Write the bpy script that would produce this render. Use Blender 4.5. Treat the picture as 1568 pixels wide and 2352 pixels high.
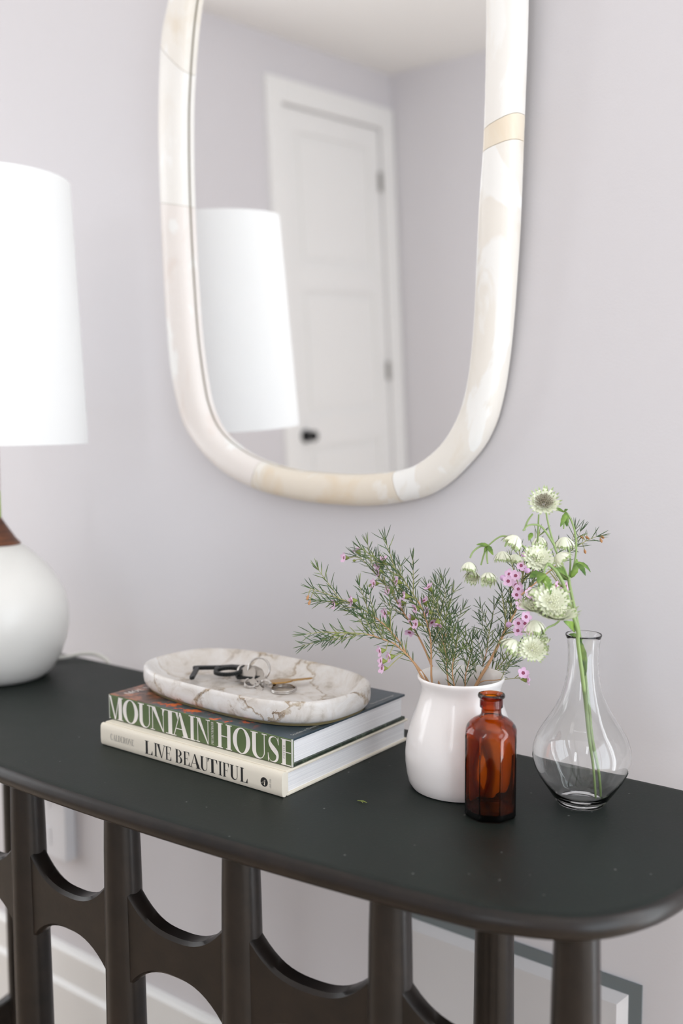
import bpy, bmesh, math, random
from mathutils import Vector, Matrix

for _o in list(bpy.data.objects):
    bpy.data.objects.remove(_o, do_unlink=True)
scene = bpy.context.scene
COL = scene.collection
PI = math.pi

# ---------------------------------------------------------------- camera
CAM_Z = 1.15
cam_data = bpy.data.cameras.new('camera')
cam = bpy.data.objects.new('camera', cam_data)
COL.objects.link(cam)
scene.camera = cam
cam_data.sensor_fit = 'VERTICAL'
cam_data.sensor_height = 36.0
cam_data.sensor_width = 24.0
cam_data.lens = 35.0
cam_data.clip_start = 0.02
_r = Vector((0.79554202, 0.60587696, -0.00509996))
_u = Vector((-0.05246537, 0.07726993, 0.99562882))
_f = Vector((-0.60362264, 0.79179699, -0.09325904))
cam.matrix_world = Matrix(((_r.x, _u.x, -_f.x, 0), (_r.y, _u.y, -_f.y, 0), (_r.z, _u.z, -_f.z, CAM_Z), (0, 0, 0, 1)))
cam_data.dof.use_dof = True
cam_data.dof.focus_distance = 1.03
cam_data.dof.aperture_fstop = 2.8

# ---------------------------------------------------------------- world, light, exposure
world = bpy.data.worlds.new('world')
scene.world = world
world.use_nodes = True
world.node_tree.nodes['Background'].inputs[0].default_value = (0.80, 0.90, 1.0, 1)
world.node_tree.nodes['Background'].inputs[1].default_value = 1.0


def area(name, loc, rot, sx, sy, power, col):
    l = bpy.data.lights.new(name, 'AREA')
    l.shape = 'RECTANGLE'
    l.size, l.size_y = sx, sy
    l.energy = power
    l.color = col
    o = bpy.data.objects.new(name, l)
    o.location = loc
    o.rotation_euler = rot
    COL.objects.link(o)
    return o


# room shell
WALL_Y, LEFT_X, FRONT_Y, RIGHT_X, CEIL, FLOOR = 1.108, -3.155, -2.53, 1.9, 2.735, -0.05
W1 = (0.00, 0.36, 1.10, 2.40)      # front window: x0, x1, z0, z1
W2 = (-0.95, 0.95, 0.04, 2.25)      # right window: y0, y1, z0, z1
W4 = (0.30, 1.75, 0.04, 2.30)      # back wall window, right of the picture: x0, x1, z0, z1
W3 = (-0.85, 0.75, 0.30, 2.35)      # left window: y0, y1, z0, z1
# daylight at the windows
area('daylight_front_window', ((W1[0] + W1[1]) / 2, FRONT_Y - 0.10, (W1[2] + W1[3]) / 2), (PI / 2, 0, 0), W1[1] - W1[0], W1[3] - W1[2], 11.0, (0.92, 0.96, 1.0))
area('daylight_right_window', (RIGHT_X + 0.10, (W2[0] + W2[1]) / 2, (W2[2] + W2[3]) / 2), (PI / 2, 0, PI / 2), W2[1] - W2[0], W2[3] - W2[2], 34.0, (0.88, 0.94, 1.0))
area('daylight_left_window', (LEFT_X - 0.10, (W3[0] + W3[1]) / 2, (W3[2] + W3[3]) / 2), (PI / 2, 0, -PI / 2), W3[1] - W3[0], W3[3] - W3[2], 25.0, (1.0, 0.99, 0.985))
area('daylight_back_window', ((W4[0] + W4[1]) / 2, WALL_Y + 0.10, (W4[2] + W4[3]) / 2), (-PI / 2, 0, 0), W4[1] - W4[0], W4[3] - W4[2], 50.0, (0.93, 0.965, 1.0))
CLAMP = (-0.9, -0.75)      # centre of the flush ceiling lamp, added for its light
area('added_ceiling_light', (CLAMP[0], CLAMP[1], CEIL - 0.115), (0, 0, 0), 0.40, 0.40, 0.5, (1.0, 0.96, 0.90))
scene.view_settings.view_transform = 'Standard'
scene.view_settings.look = 'None'
scene.view_settings.exposure = 0.22
scene.view_settings.gamma = 1.0
scene.view_settings.use_curve_mapping = False


# ---------------------------------------------------------------- materials
def lin(c):
    return tuple((v / 12.92 if v <= 0.04045 else ((v + 0.055) / 1.055) ** 2.4) for v in [x / 255.0 for x in c])


def mat(name, col=(200, 200, 200), rough=0.5, metal=0.0, spec=0.5, **kw):
    m = bpy.data.materials.new(name)
    m.use_nodes = True
    b = m.node_tree.nodes['Principled BSDF']
    b.inputs['Base Color'].default_value = lin(col) + (1,)
    b.inputs['Roughness'].default_value = rough
    b.inputs['Metallic'].default_value = metal
    b.inputs['Specular IOR Level'].default_value = spec
    for k, v in kw.items():
        b.inputs[k].default_value = v
    return m


def nodes(m):
    return m.node_tree.nodes, m.node_tree.links, m.node_tree.nodes['Principled BSDF']


def ramp(nt, fac, stops, interp='LINEAR'):
    r = nt.nodes.new('ShaderNodeValToRGB')
    r.color_ramp.interpolation = interp
    e = r.color_ramp.elements
    while len(e) < len(stops):
        e.new(0.5)
    for i, (p, c) in enumerate(stops):
        e[i].position = p
        e[i].color = (lin(c) if max(c) > 1 else tuple(c)) + (1,)
    nt.links.new(fac, r.inputs[0])
    return r


def noise(nt, scale, detail=4.0, rough=0.55, coord='Object', dist=0.0, stretch=None):
    t = nt.nodes.new('ShaderNodeTexCoord')
    n = nt.nodes.new('ShaderNodeTexNoise')
    n.inputs['Scale'].default_value = scale
    n.inputs['Detail'].default_value = detail
    n.inputs['Roughness'].default_value = rough
    n.inputs['Distortion'].default_value = dist
    if stretch:
        mp = nt.nodes.new('ShaderNodeMapping')
        mp.inputs['Scale'].default_value = stretch
        nt.links.new(t.outputs[coord], mp.inputs[0])
        nt.links.new(mp.outputs[0], n.inputs['Vector'])
    else:
        nt.links.new(t.outputs[coord], n.inputs['Vector'])
    return n


def bump(m, fac, strength=0.2, dist=0.001):
    ns, ls, b = nodes(m)
    bp = ns.new('ShaderNodeBump')
    bp.inputs['Strength'].default_value = strength
    bp.inputs['Distance'].default_value = dist
    ls.new(fac, bp.inputs['Height'])
    ls.new(bp.outputs[0], b.inputs['Normal'])


def mixc(nt, fac, a, bcol, blend='MIX'):
    x = nt.nodes.new('ShaderNodeMix')
    x.data_type = 'RGBA'
    x.blend_type = blend
    for s, v in ((0, fac), (6, a), (7, bcol)):
        if isinstance(v, (int, float)):
            x.inputs[s].default_value = v
        elif isinstance(v, tuple):
            x.inputs[s].default_value = lin(v) + (1,)
        else:
            nt.links.new(v, x.inputs[s])
    return x.outputs[2]


# ---------------------------------------------------------------- mesh helpers
WL = {}          # world location of every object's origin


class MB:
    def __init__(self):
        self.v, self.f, self.m = [], [], []

    def add(self, vs, fs, mi=0):
        o = len(self.v)
        self.v += [tuple(p) for p in vs]
        for f in fs:
            self.f.append(tuple(i + o for i in f))
            self.m.append(mi)
        return self

    def box(self, x0, x1, y0, y1, z0, z1, mi=0):
        vs = [(x, y, z) for z in (z0, z1) for y in (y0, y1) for x in (x0, x1)]
        return self.add(vs, [(0, 2, 3, 1), (4, 5, 7, 6), (0, 1, 5, 4), (2, 6, 7, 3), (0, 4, 6, 2), (1, 3, 7, 5)], mi)

    def lathe(self, prof, n=48, c=(0, 0, 0), cap0=True, cap1=True, mi=0, rot=0.0, closed=False):
        vs = []
        for r, z in prof:
            for i in range(n):
                a = rot + 2 * PI * i / n
                vs.append((c[0] + r * math.cos(a), c[1] + r * math.sin(a), c[2] + z))
        fs = []
        k = len(prof)
        for j in range(k - 1 + (1 if closed else 0)):
            j2 = (j + 1) % k
            for i in range(n):
                i2 = (i + 1) % n
                fs.append((j * n + i, j * n + i2, j2 * n + i2, j2 * n + i))
        if not closed:
            if cap0:
                fs.append(tuple(range(n - 1, -1, -1)))
            if cap1:
                fs.append(tuple((k - 1) * n + i for i in range(n)))
        return self.add(vs, fs, mi)

    def tube(self, pts, rad, n=8, mi=0, closed=False, flat=1.0, cap=True):
        pts = [Vector(p) for p in pts]
        k = len(pts)
        if not isinstance(rad, (list, tuple)):
            rad = [rad] * k
        vs, fs = [], []
        up = None
        for i in range(k):
            if closed:
                t = pts[(i + 1) % k] - pts[i - 1]
            else:
                t = pts[min(i + 1, k - 1)] - pts[max(i - 1, 0)]
            t = t.normalized() if t.length > 1e-9 else Vector((0, 0, 1))
            if up is None:
                up = t.orthogonal().normalized()
            else:
                up = (up - t * up.dot(t))
                up = up.normalized() if up.length > 1e-6 else t.orthogonal().normalized()
            w = t.cross(up)
            for j in range(n):
                a = 2 * PI * j / n
                vs.append(pts[i] + (up * math.cos(a) * flat + w * math.sin(a)) * rad[i])
        seg = k if closed else k - 1
        for i in range(seg):
            i2 = (i + 1) % k
            for j in range(n):
                j2 = (j + 1) % n
                fs.append((i * n + j, i * n + j2, i2 * n + j2, i2 * n + j))
        if cap and not closed:
            fs.append(tuple(range(n - 1, -1, -1)))
            fs.append(tuple((k - 1) * n + j for j in range(n)))
        return self.add(vs, fs, mi)

    def prism(self, poly, fn, h0, h1, mi=0):
        """poly: 2D points; fn(u, v, h) -> 3D."""
        n = len(poly)
        vs = [fn(u, v, h0) for u, v in poly] + [fn(u, v, h1) for u, v in poly]
        fs = [tuple(range(n - 1, -1, -1)), tuple(range(n, 2 * n))]
        for i in range(n):
            j = (i + 1) % n
            fs.append((i, j, n + j, n + i))
        return self.add(vs, fs, mi)

    def rings(self, rings, cap0=True, cap1=True, mis=None, capmi=(0, 0)):
        """list of equal-length rings of 3D points."""
        n = len(rings[0])
        o = len(self.v)
        for r in rings:
            self.v += [tuple(p) for p in r]
        for j in range(len(rings) - 1):
            for i in range(n):
                i2 = (i + 1) % n
                self.f.append((o + j * n + i, o + j * n + i2, o + (j + 1) * n + i2, o + (j + 1) * n + i))
                self.m.append(mis[j] if mis else 0)
        if cap0:
            self.f.append(tuple(o + i for i in range(n - 1, -1, -1)))
            self.m.append(capmi[0])
        if cap1:
            self.f.append(tuple(o + (len(rings) - 1) * n + i for i in range(n)))
            self.m.append(capmi[1])
        return self

    def build(self, name, mats, parent=None, smooth=None, bevel=0.0, seg=2, solid_fix=True, origin=None):
        me = bpy.data.meshes.new(name)
        vs = self.v
        if origin is not None:
            ox, oy, oz = origin
            vs = [(x - ox, y - oy, z - oz) for x, y, z in vs]
        me.from_pydata(vs, [], self.f)
        if not isinstance(mats, (list, tuple)):
            mats = [mats]
        for m in mats:
            me.materials.append(m)
        me.polygons.foreach_set('material_index', self.m)
        if solid_fix or bevel:
            bm = bmesh.new()
            bm.from_mesh(me)
            if solid_fix:
                bmesh.ops.recalc_face_normals(bm, faces=bm.faces)
            if bevel:
                es = [e for e in bm.edges if len(e.link_faces) == 2 and e.calc_face_angle(0) > 0.6]
                bmesh.ops.bevel(bm, geom=es, offset=bevel, segments=seg, profile=0.5, affect='EDGES')
            bm.to_mesh(me)
            bm.free()
        if smooth is not None:
            me.shade_smooth()
            me.set_sharp_from_angle(angle=math.radians(smooth))
        o = bpy.data.objects.new(name, me)
        if origin is not None:
            o.location = origin
        COL.objects.link(o)
        WL[o.name] = Vector(origin) if origin is not None else Vector((0, 0, 0))
        if parent:
            part(o, parent)
        return o


def thing(name, label, cat, loc=(0, 0, 0), group=None):
    o = bpy.data.objects.new(name, None)
    o.empty_display_size = 0.05
    o.location = loc
    COL.objects.link(o)
    WL[o.name] = Vector(loc)
    o['label'] = label
    o['category'] = cat
    if group:
        o['group'] = group
    return o


def tag(o, label, cat, group=None):
    o['label'] = label
    o['category'] = cat
    if group:
        o['group'] = group
    return o


def struct(o, label=None):
    o['kind'] = 'structure'
    if label:
        o['label'] = label
    return o


def part(o, parent, label=None):
    """parent o (built in world coordinates) under a thing or part, keeping its place."""
    o.parent = parent
    o.matrix_parent_inverse = Matrix.Translation(-WL[parent.name])
    if label:
        o['label'] = label
    return o


def spline(pts, m=6, closed=False):
    """Catmull-Rom through pts (tuples of any dimension)."""
    n = len(pts)
    out = []
    rng = range(n if closed else n - 1)
    for i in rng:
        p = [pts[(i + k) % n] if closed else pts[min(max(i + k, 0), n - 1)] for k in (-1, 0, 1, 2)]
        for s in range(m):
            t = s / m
            out.append(tuple(0.5 * (2 * b + (c - a) * t + (2 * a - 5 * b + 4 * c - d) * t * t + (3 * b - a - 3 * c + d) * t ** 3)
                             for a, b, c, d in zip(*p)))
    if not closed:
        out.append(tuple(pts[-1]))
    return out


def offset2d(poly, d):
    """inward offset of a CCW polygon by d along vertex normals."""
    n = len(poly)
    res = []
    for i in range(n):
        ax, ay = poly[i - 1]
        bx, by = poly[(i + 1) % n]
        tx, ty = bx - ax, by - ay
        l = math.hypot(tx, ty) or 1.0
        res.append((poly[i][0] - ty / l * d, poly[i][1] + tx / l * d))
    return res

random.seed(7)
# ---------------------------------------------------------------- material set
def paint(name, col, rough=0.6, bs=0.12):
    m = mat(name, col, rough)
    n = noise(m.node_tree, 260, 3)
    bump(m, n.outputs[0], bs, 0.0006)
    return m


M = {}
M['wall'] = paint('wall_paint', (218, 215, 218), 0.62, 0.25)
M['ceiling'] = paint('ceiling_paint', (248, 246, 243), 0.7)
M['trim'] = paint('white_trim_paint', (242, 241, 239), 0.4, 0.03)
M['grey_trim'] = paint('grey_panel_paint', (212, 210, 211), 0.45, 0.15)
M['gap'] = mat('gap_shade', (112, 119, 121), 0.6)  # colour stands for the shade inside the gap around the wall panel
M['plate'] = mat('white_plate_plastic', (226, 226, 230), 0.35)
M['black_metal'] = mat('black_knob_metal', (22, 24, 25), 0.35, 0.3)
M['hinge'] = mat('hinge_steel', (150, 148, 146), 0.35, 0.9)

fm = mat('floor_wood', (186, 166, 144), 0.45)
_n = noise(fm.node_tree, 3.0, 6, 0.6, stretch=(1.0, 12.0, 1.0))
_c = ramp(fm.node_tree, _n.outputs[0], [(0.3, (168, 146, 124)), (0.7, (202, 184, 162))])
fm.node_tree.links.new(_c.outputs[0], nodes(fm)[2].inputs['Base Color'])
M['floor'] = fm

# table: oiled dark top, bronze-brown edge and legs
tm = mat('table_top_patina', (32, 36, 34), 0.5, 0.0, 0.28)
_n = noise(tm.node_tree, 9.0, 5, 0.6)
_s = noise(tm.node_tree, 420.0, 2, 0.6)
_c = ramp(tm.node_tree, _n.outputs[0], [(0.30, (16, 23, 20)), (0.72, (27, 35, 31))])
_s2 = ramp(tm.node_tree, _s.outputs[0], [(0.66, (0, 0, 0)), (0.80, (44, 47, 45))])
_o = mixc(tm.node_tree, 1.0, _c.outputs[0], _s2.outputs[0], 'ADD')
_tc = tm.node_tree.nodes.new('ShaderNodeTexCoord')
_vo = tm.node_tree.nodes.new('ShaderNodeTexVoronoi')
_vo.inputs['Scale'].default_value = 75.0
tm.node_tree.links.new(_tc.outputs['Object'], _vo.inputs['Vector'])
_sc = tm.node_tree.nodes.new('ShaderNodeSeparateColor')
tm.node_tree.links.new(_vo.outputs['Color'], _sc.inputs[0])
_d1 = ramp(tm.node_tree, _vo.outputs['Distance'], [(0.05, (0.8, 0.8, 0.8)), (0.10, (0, 0, 0))])
_d2 = ramp(tm.node_tree, _sc.outputs[0], [(0.62, (0, 0, 0)), (0.9, (1, 1, 1))])
_dust = mixc(tm.node_tree, 1.0, _d1.outputs[0], _d2.outputs[0], 'MULTIPLY')
_o = mixc(tm.node_tree, _dust, _o, (132, 134, 130))
tm.node_tree.links.new(_o, nodes(tm)[2].inputs['Base Color'])
_r2 = tm.node_tree.nodes.new('ShaderNodeMapRange')
_r2.inputs[3].default_value, _r2.inputs[4].default_value = 0.42, 0.58
tm.node_tree.links.new(_n.outputs[0], _r2.inputs[0])
tm.node_tree.links.new(_r2.outputs[0], nodes(tm)[2].inputs['Roughness'])
bump(tm, _s.outputs[0], 0.22, 0.0005)
M['top'] = tm
bz = mat('bronze_brown', (26, 22, 20), 0.34, 0.12, 0.42)
_n = noise(bz.node_tree, 30.0, 5, 0.6)
_c = ramp(bz.node_tree, _n.outputs[0], [(0.3, (19, 16, 15)), (0.7, (36, 29, 25))])
bz.node_tree.links.new(_c.outputs[0], nodes(bz)[2].inputs['Base Color'])
_n2 = noise(bz.node_tree, 180.0, 3, 0.6)
bump(bz, _n2.outputs[0], 0.10, 0.0008)
M['bronze'] = bz


def onyx(name, seed, tones):
    m = mat(name, tones[1], 0.34, 0.0, 0.4)
    nt = m.node_tree
    t = nt.nodes.new('ShaderNodeTexCoord')
    mp = nt.nodes.new('ShaderNodeMapping')
    mp.inputs['Location'].default_value = (seed * 3.1, seed * 1.7, seed * 2.3)
    mp.inputs['Scale'].default_value = (14.0, 14.0, 6.0)
    nt.links.new(t.outputs['Object'], mp.inputs[0])
    n = nt.nodes.new('ShaderNodeTexNoise')
    n.inputs['Scale'].default_value = 1.0
    n.inputs['Detail'].default_value = 7.0
    n.inputs['Roughness'].default_value = 0.52
    n.inputs['Distortion'].default_value = 0.9
    nt.links.new(mp.outputs[0], n.inputs['Vector'])
    c = ramp(nt, n.outputs[0], [(0.34, tones[0]), (0.47, tones[1]), (0.56, tones[1]), (0.60, tones[2]), (0.72, tones[2])])
    nt.links.new(c.outputs[0], nodes(m)[2].inputs['Base Color'])
    return m


WHT, CRM, BEI, TAN = (250, 249, 246), (243, 238, 230), (236, 226, 211), (231, 213, 187)
M['onyx'] = [onyx('onyx_cream_beige', 1, (BEI, CRM, WHT)), onyx('onyx_tan_vein', 2, (TAN, BEI, CRM)),
             onyx('onyx_rose', 3, ((238, 225, 217), (243, 236, 231), WHT)), onyx('onyx_pale', 4, (CRM, (246, 243, 238), WHT)),
             onyx('onyx_honey_band', 5, ((238, 221, 196), (241, 229, 210), BEI))]
gm = mat('silvered_mirror', (251, 251, 251), 0.0, 1.0)
M['mirror'] = gm

# ---------------------------------------------------------------- the room
def wall_box(name, *b, m='wall', label=None):
    return struct(MB().box(*b).build(name, M[m]), label)


T = 0.12
wall_box('floor', LEFT_X, RIGHT_X, FRONT_Y, WALL_Y, FLOOR - 0.05, FLOOR, m='floor')
wall_box('ceiling', LEFT_X, RIGHT_X, FRONT_Y, WALL_Y, CEIL, CEIL + 0.05, m='ceiling')


def wall_with_holes(name, axis, pos, thick, a0, a1, holes):
    """wall perpendicular to `axis` with rectangular openings (h0, h1, z0, z1) sorted along it."""
    mb = MB()
    rects = []
    cur = a0
    for h0, h1, z0, z1 in holes:
        rects += [(cur, h0, FLOOR, CEIL), (h0, h1, FLOOR, z0), (h0, h1, z1, CEIL)]
        cur = h1
    rects.append((cur, a1, FLOOR, CEIL))
    for (p0, p1, q0, q1) in rects:
        if p1 - p0 < 1e-4 or q1 - q0 < 1e-4:
            continue
        if axis == 'y':
            mb.box(p0, p1, pos, pos + thick, q0, q1)
        else:
            mb.box(pos, pos + thick, p0, p1, q0, q1)
    return struct(mb.build(name, M['wall']))


wall_with_holes('wall_back', 'y', WALL_Y, T, LEFT_X - T, RIGHT_X + T, [W4])
wall_with_holes('wall_front', 'y', FRONT_Y - T, T, LEFT_X - T, RIGHT_X + T, [W1])
wall_with_holes('wall_right', 'x', RIGHT_X, T, FRONT_Y, WALL_Y, [W2])
D0, D1, DZ = -2.410, -1.588, 2.440   # the door opening on the left wall
wall_with_holes('wall_left', 'x', LEFT_X - T, T, FRONT_Y, WALL_Y, [(D0, D1, FLOOR, DZ), W3])


def window(name, axis, pos, w, inward):
    a0, a1, z0, z1 = w
    root = bpy.data.objects.new(name, None)
    COL.objects.link(root)
    WL[root.name] = Vector((0, 0, 0))
    struct(root)

    def bar(nm, p0, p1, q0, q1, d0, d1):
        mb = MB()
        if axis == 'y':
            mb.box(p0, p1, min(pos + d0, pos + d1), max(pos + d0, pos + d1), q0, q1)
        else:
            mb.box(min(pos + d0, pos + d1), max(pos + d0, pos + d1), p0, p1, q0, q1)
        return mb.build(nm, M['trim'], root)
    i = inward
    c = 0.085
    bar('casing', a0 - c, a0, z0 - c, z1 + c, 0, 0.018 * i)
    bar('casing', a1, a1 + c, z0 - c, z1 + c, 0, 0.018 * i)
    bar('casing', a0, a1, z1, z1 + c, 0, 0.018 * i)
    bar('window_sill', a0 - c - 0.02, a1 + c + 0.02, z0 - 0.03, z0, 0, 0.05 * i)
    m = (a0 + a1) / 2
    for p0, p1, q0, q1 in ((a0, a0 + .04, z0, z1), (a1 - .04, a1, z0, z1), (a0 + .04, a1 - .04, z0, z0 + .04), (a0 + .04, a1 - .04, z1 - .04, z1), (m - .025, m + .025, z0 + .04, z1 - .04)):
        bar('sash_bar', p0, p1, q0, q1, -0.03 * i, -0.07 * i)
    return root


window('window_1', 'y', FRONT_Y, W1, 1)
window('window_2', 'x', RIGHT_X, W2, -1)
window('window_3', 'x', LEFT_X, W3, 1)
window('window_4', 'y', WALL_Y, W4, -1)

# door on the left wall, its casing, three panels, hinges and black knob
droot = bpy.data.objects.new('door_1', None)
COL.objects.link(droot)
WL[droot.name] = Vector((0, 0, 0))
struct(droot)
XF = LEFT_X
leaf = MB()
lx0, lx1 = XF - 0.045, XF - 0.008
yA, yB = D0 + 0.004, D1 - 0.004
stile = 0.105
panels = ((0.24, 0.80), (0.96, 1.58), (1.70, 2.33))
leaf.box(lx0, lx1 - 0.012, yA, yB, FLOOR + 0.008, DZ - 0.004)
leaf.box(lx1 - 0.012, lx1, yA, yA + stile, FLOOR + 0.008, DZ - 0.004)
leaf.box(lx1 - 0.012, lx1, yB - stile, yB, FLOOR + 0.008, DZ - 0.004)
zz = [FLOOR + 0.008] + [q for p in panels for q in p] + [DZ - 0.004]
for k in range(0, len(zz), 2):
    leaf.box(lx1 - 0.012, lx1, yA + stile, yB - stile, zz[k], zz[k + 1])
leaf_o = leaf.build('door_leaf', M['trim'], droot)
for z0, z1 in panels:
    MB().box(lx1 - 0.012, lx1 - 0.006, yA + stile + 0.03, yB - stile - 0.03, z0 + 0.03, z1 - 0.03).build('panel', M['trim'], leaf_o, bevel=0.003)
cw = 0.110
MB().box(XF, XF + 0.02, D0 - cw, D0, FLOOR, DZ + cw).build('door_casing', M['trim'], droot, bevel=0.004)
MB().box(XF, XF + 0.02, D1, D1 + cw, FLOOR, DZ + cw).build('door_casing', M['trim'], droot, bevel=0.004)
MB().box(XF, XF + 0.02, D0, D1, DZ, DZ + cw).build('door_casing', M['trim'], droot, bevel=0.004)
for z in (0.20, 1.160, 2.165):
    MB().box(XF - 0.006, XF + 0.006, D0 - 0.004, D0 + 0.022, z - 0.05, z + 0.05).build('hinge', M['hinge'], leaf_o)
kb = MB()
ky, kz = D1 - 0.07, 0.865


def knob_ring(prof):
    rs = []
    for r, d in prof:
        rs.append([(lx1 + d, ky + r * math.cos(a * PI / 12), kz + r * math.sin(a * PI / 12)) for a in range(24)])
    return rs


kb.rings(knob_ring([(0.033, 0.0), (0.033, 0.008), (0.014, 0.011), (0.011, 0.03), (0.018, 0.036), (0.027, 0.046), (0.028, 0.056), (0.022, 0.066), (0.008, 0.069)]))
kb.build('door_knob', M['black_metal'], leaf_o, smooth=40)


def baseboard(name, fn, a0, a1):
    """stepped baseboard; fn(a, d, z): a along the wall, d out of the wall."""
    prof = [(d, z + FLOOR) for d, z in [(0, 0), (0.026, 0), (0.026, 0.036), (0.019, 0.046), (0.019, 0.146), (0.012, 0.154), (0.012, 0.210), (0.007, 0.216), (0, 0.219)]]
    mb = MB()
    vs = [fn(a0, d, z) for d, z in prof] + [fn(a1, d, z) for d, z in prof]
    n = len(prof)
    mb.add(vs, [(i, (i + 1) % n, n + (i + 1) % n, n + i) for i in range(n)] + [tuple(range(n)), tuple(range(2 * n - 1, n - 1, -1))])
    return struct(mb.build(name, M['trim']))


VX0, VX1, VZ0, VZ1 = -0.765, -0.399, FLOOR + 0.02, 0.479     # the wall panel behind the table
baseboard('baseboard_back', lambda a, d, z: (a, WALL_Y - d, z), LEFT_X, VX0 - 0.01)
baseboard('baseboard_back', lambda a, d, z: (a, WALL_Y - d, z), VX1 + 0.01, RIGHT_X)
baseboard('baseboard_left', lambda a, d, z: (LEFT_X + d, a, z), D1 + cw, WALL_Y)
baseboard('baseboard_front', lambda a, d, z: (a, FRONT_Y + d, z), LEFT_X, RIGHT_X)
baseboard('baseboard_right', lambda a, d, z: (RIGHT_X - d, a, z), FRONT_Y, WALL_Y)

# flush cover panel low on the wall, the shade of the gap around it painted as thin dark strips
vp = thing('wall_cover_panel', 'large flat grey cover panel with painted gap shade low on the wall behind the table legs', 'panel', ((VX0 + VX1) / 2, WALL_Y, VZ0))
for nm, b in (('gap_shade_strip', (VX0, VX1, VZ1 - 0.016, VZ1)), ('gap_shade_strip', (VX0, VX0 + 0.016, VZ0, VZ1 - 0.016)), ('gap_shade_strip', (VX1 - 0.016, VX1, VZ0, VZ1 - 0.016))):
    MB().box(b[0], b[1], WALL_Y - 0.003, WALL_Y, b[2], b[3]).build(nm, M['gap'], vp)
cx0, cx1, cz0, cz1 = VX0 + 0.016, VX1 - 0.016, VZ0, VZ1 - 0.016


def rect_ring(i, y):
    return [(cx0 + i, y, cz0 + i), (cx1 - i, y, cz0 + i), (cx1 - i, y, cz1 - i), (cx0 + i, y, cz1 - i)]


MB().rings([rect_ring(0, WALL_Y - 0.0005), rect_ring(0.0, WALL_Y - 0.004), rect_ring(0.010, WALL_Y - 0.015)]).build('cover', M['grey_trim'], vp)

# outlet box behind the table, left
ox0, ox1, oz0, oz1 = -1.580, -1.463, 0.345, 0.50
op = thing('outlet_box', 'pale surface-mounted outlet box on the wall under the left of the table', 'outlet', ((ox0 + ox1) / 2, WALL_Y, oz0))
MB().box(ox0, ox1, WALL_Y - 0.023, WALL_Y, oz0, oz1).build('plate', M['plate'], op, bevel=0.002)
for k, zc in enumerate((0.385, 0.455)):
    MB().box(-1.540, -1.506, WALL_Y - 0.0245, WALL_Y - 0.022, zc - 0.017, zc + 0.017).build('socket', M['plate'], op, bevel=0.001)

# flush ceiling lamp, unseen, added behind the camera for its light
cl_ = thing('added_ceiling_lamp', 'added unseen white flush drum ceiling lamp behind the photographer', 'ceiling lamp', (CLAMP[0], CLAMP[1], CEIL))
MB().lathe([(0.30, -0.001), (0.30, -0.11), (0.292, -0.11), (0.292, -0.001)], 48, (CLAMP[0], CLAMP[1], CEIL), closed=True).build('added_lamp_drum', M['trim'], cl_, smooth=40)

# ---------------------------------------------------------------- the mirror
MT = math.radians(2.08)
MBASE = Vector((0, WALL_Y, 1.0337))
MN = Vector((0, -math.cos(MT), -math.sin(MT)))
MU = Vector((0, -math.sin(MT), math.cos(MT)))


def mpt(x, v, off):
    return tuple(MBASE + Vector((x, 0, 0)) + MU * v + MN * off)


MO = [(-1.1198, 0.732), (-1.1387, 0.6875), (-1.1486, 0.6275), (-1.1558, 0.5532), (-1.1588, 0.4705), (-1.1599, 0.3863), (-1.1595, 0.2941), (-1.1558, 0.2072), (-1.1475, 0.1565), (-1.133, 0.1125), (-1.1154, 0.0876), (-1.0851, 0.0592), (-1.0444, 0.0336), (-0.9838, 0.0128), (-0.9011, 0.0004), (-0.8234, -0.0021), (-0.7719, 0.0004), (-0.7294, 0.0072), (-0.6919, 0.0174), (-0.6587, 0.0367), (-0.6298, 0.0624), (-0.6109, 0.0835), (-0.5954, 0.1115), (-0.5862, 0.1406), (-0.58, 0.1694), (-0.5738, 0.2108), (-0.5676, 0.272), (-0.5614, 0.352), (-0.5568, 0.4501), (-0.5505, 0.5928), (-0.5515, 0.7), (-0.574, 0.8), (-0.627, 0.885), (-0.712, 0.937), (-0.818, 0.957), (-0.925, 0.95), (-1.01, 0.909), (-1.074, 0.84)]
MI = [(-0.5972, 0.6026), (-0.6017, 0.4568), (-0.6105, 0.3574), (-0.6173, 0.2444), (-0.6228, 0.192), (-0.6301, 0.1522), (-0.6405, 0.1227), (-0.6574, 0.0954), (-0.6771, 0.0758), (-0.7039, 0.0584), (-0.7313, 0.0492), (-0.7736, 0.0434), (-0.8175, 0.0409), (-0.8945, 0.0429), (-0.943, 0.0485), (-0.9932, 0.0614), (-1.0274, 0.0763), (-1.0534, 0.093), (-1.0722, 0.1139), (-1.0836, 0.139), (-1.0904, 0.1654), (-1.0998, 0.2376), (-1.1037, 0.322), (-1.1049, 0.4179), (-1.1025, 0.5118), (-1.0947, 0.6031), (-1.0719, 0.7187), (-1.03, 0.808), (-0.967, 0.872), (-0.893, 0.904), (-0.818, 0.911), (-0.733, 0.889), (-0.659, 0.84), (-0.613, 0.755), (-0.599, 0.69)]
MC = (-0.85, 0.38)


def polar(poly):
    pts = spline(poly, 6, True)
    pr = sorted((math.atan2(v - MC[1], x - MC[0]), math.hypot(x - MC[0], v - MC[1])) for x, v in pts)
    pr = [(pr[-1][0] - 2 * PI, pr[-1][1])] + pr + [(pr[0][0] + 2 * PI, pr[0][1])]

    def fn(a):
        a = (a + PI) % (2 * PI) - PI
        for i in range(len(pr) - 1):
            if pr[i][0] <= a <= pr[i + 1][0]:
                t = (a - pr[i][0]) / max(pr[i + 1][0] - pr[i][0], 1e-9)
                return pr[i][1] + t * (pr[i + 1][1] - pr[i][1])
        return pr[0][1]
    return fn


po, pi_ = polar(MO), polar(MI)


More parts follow.
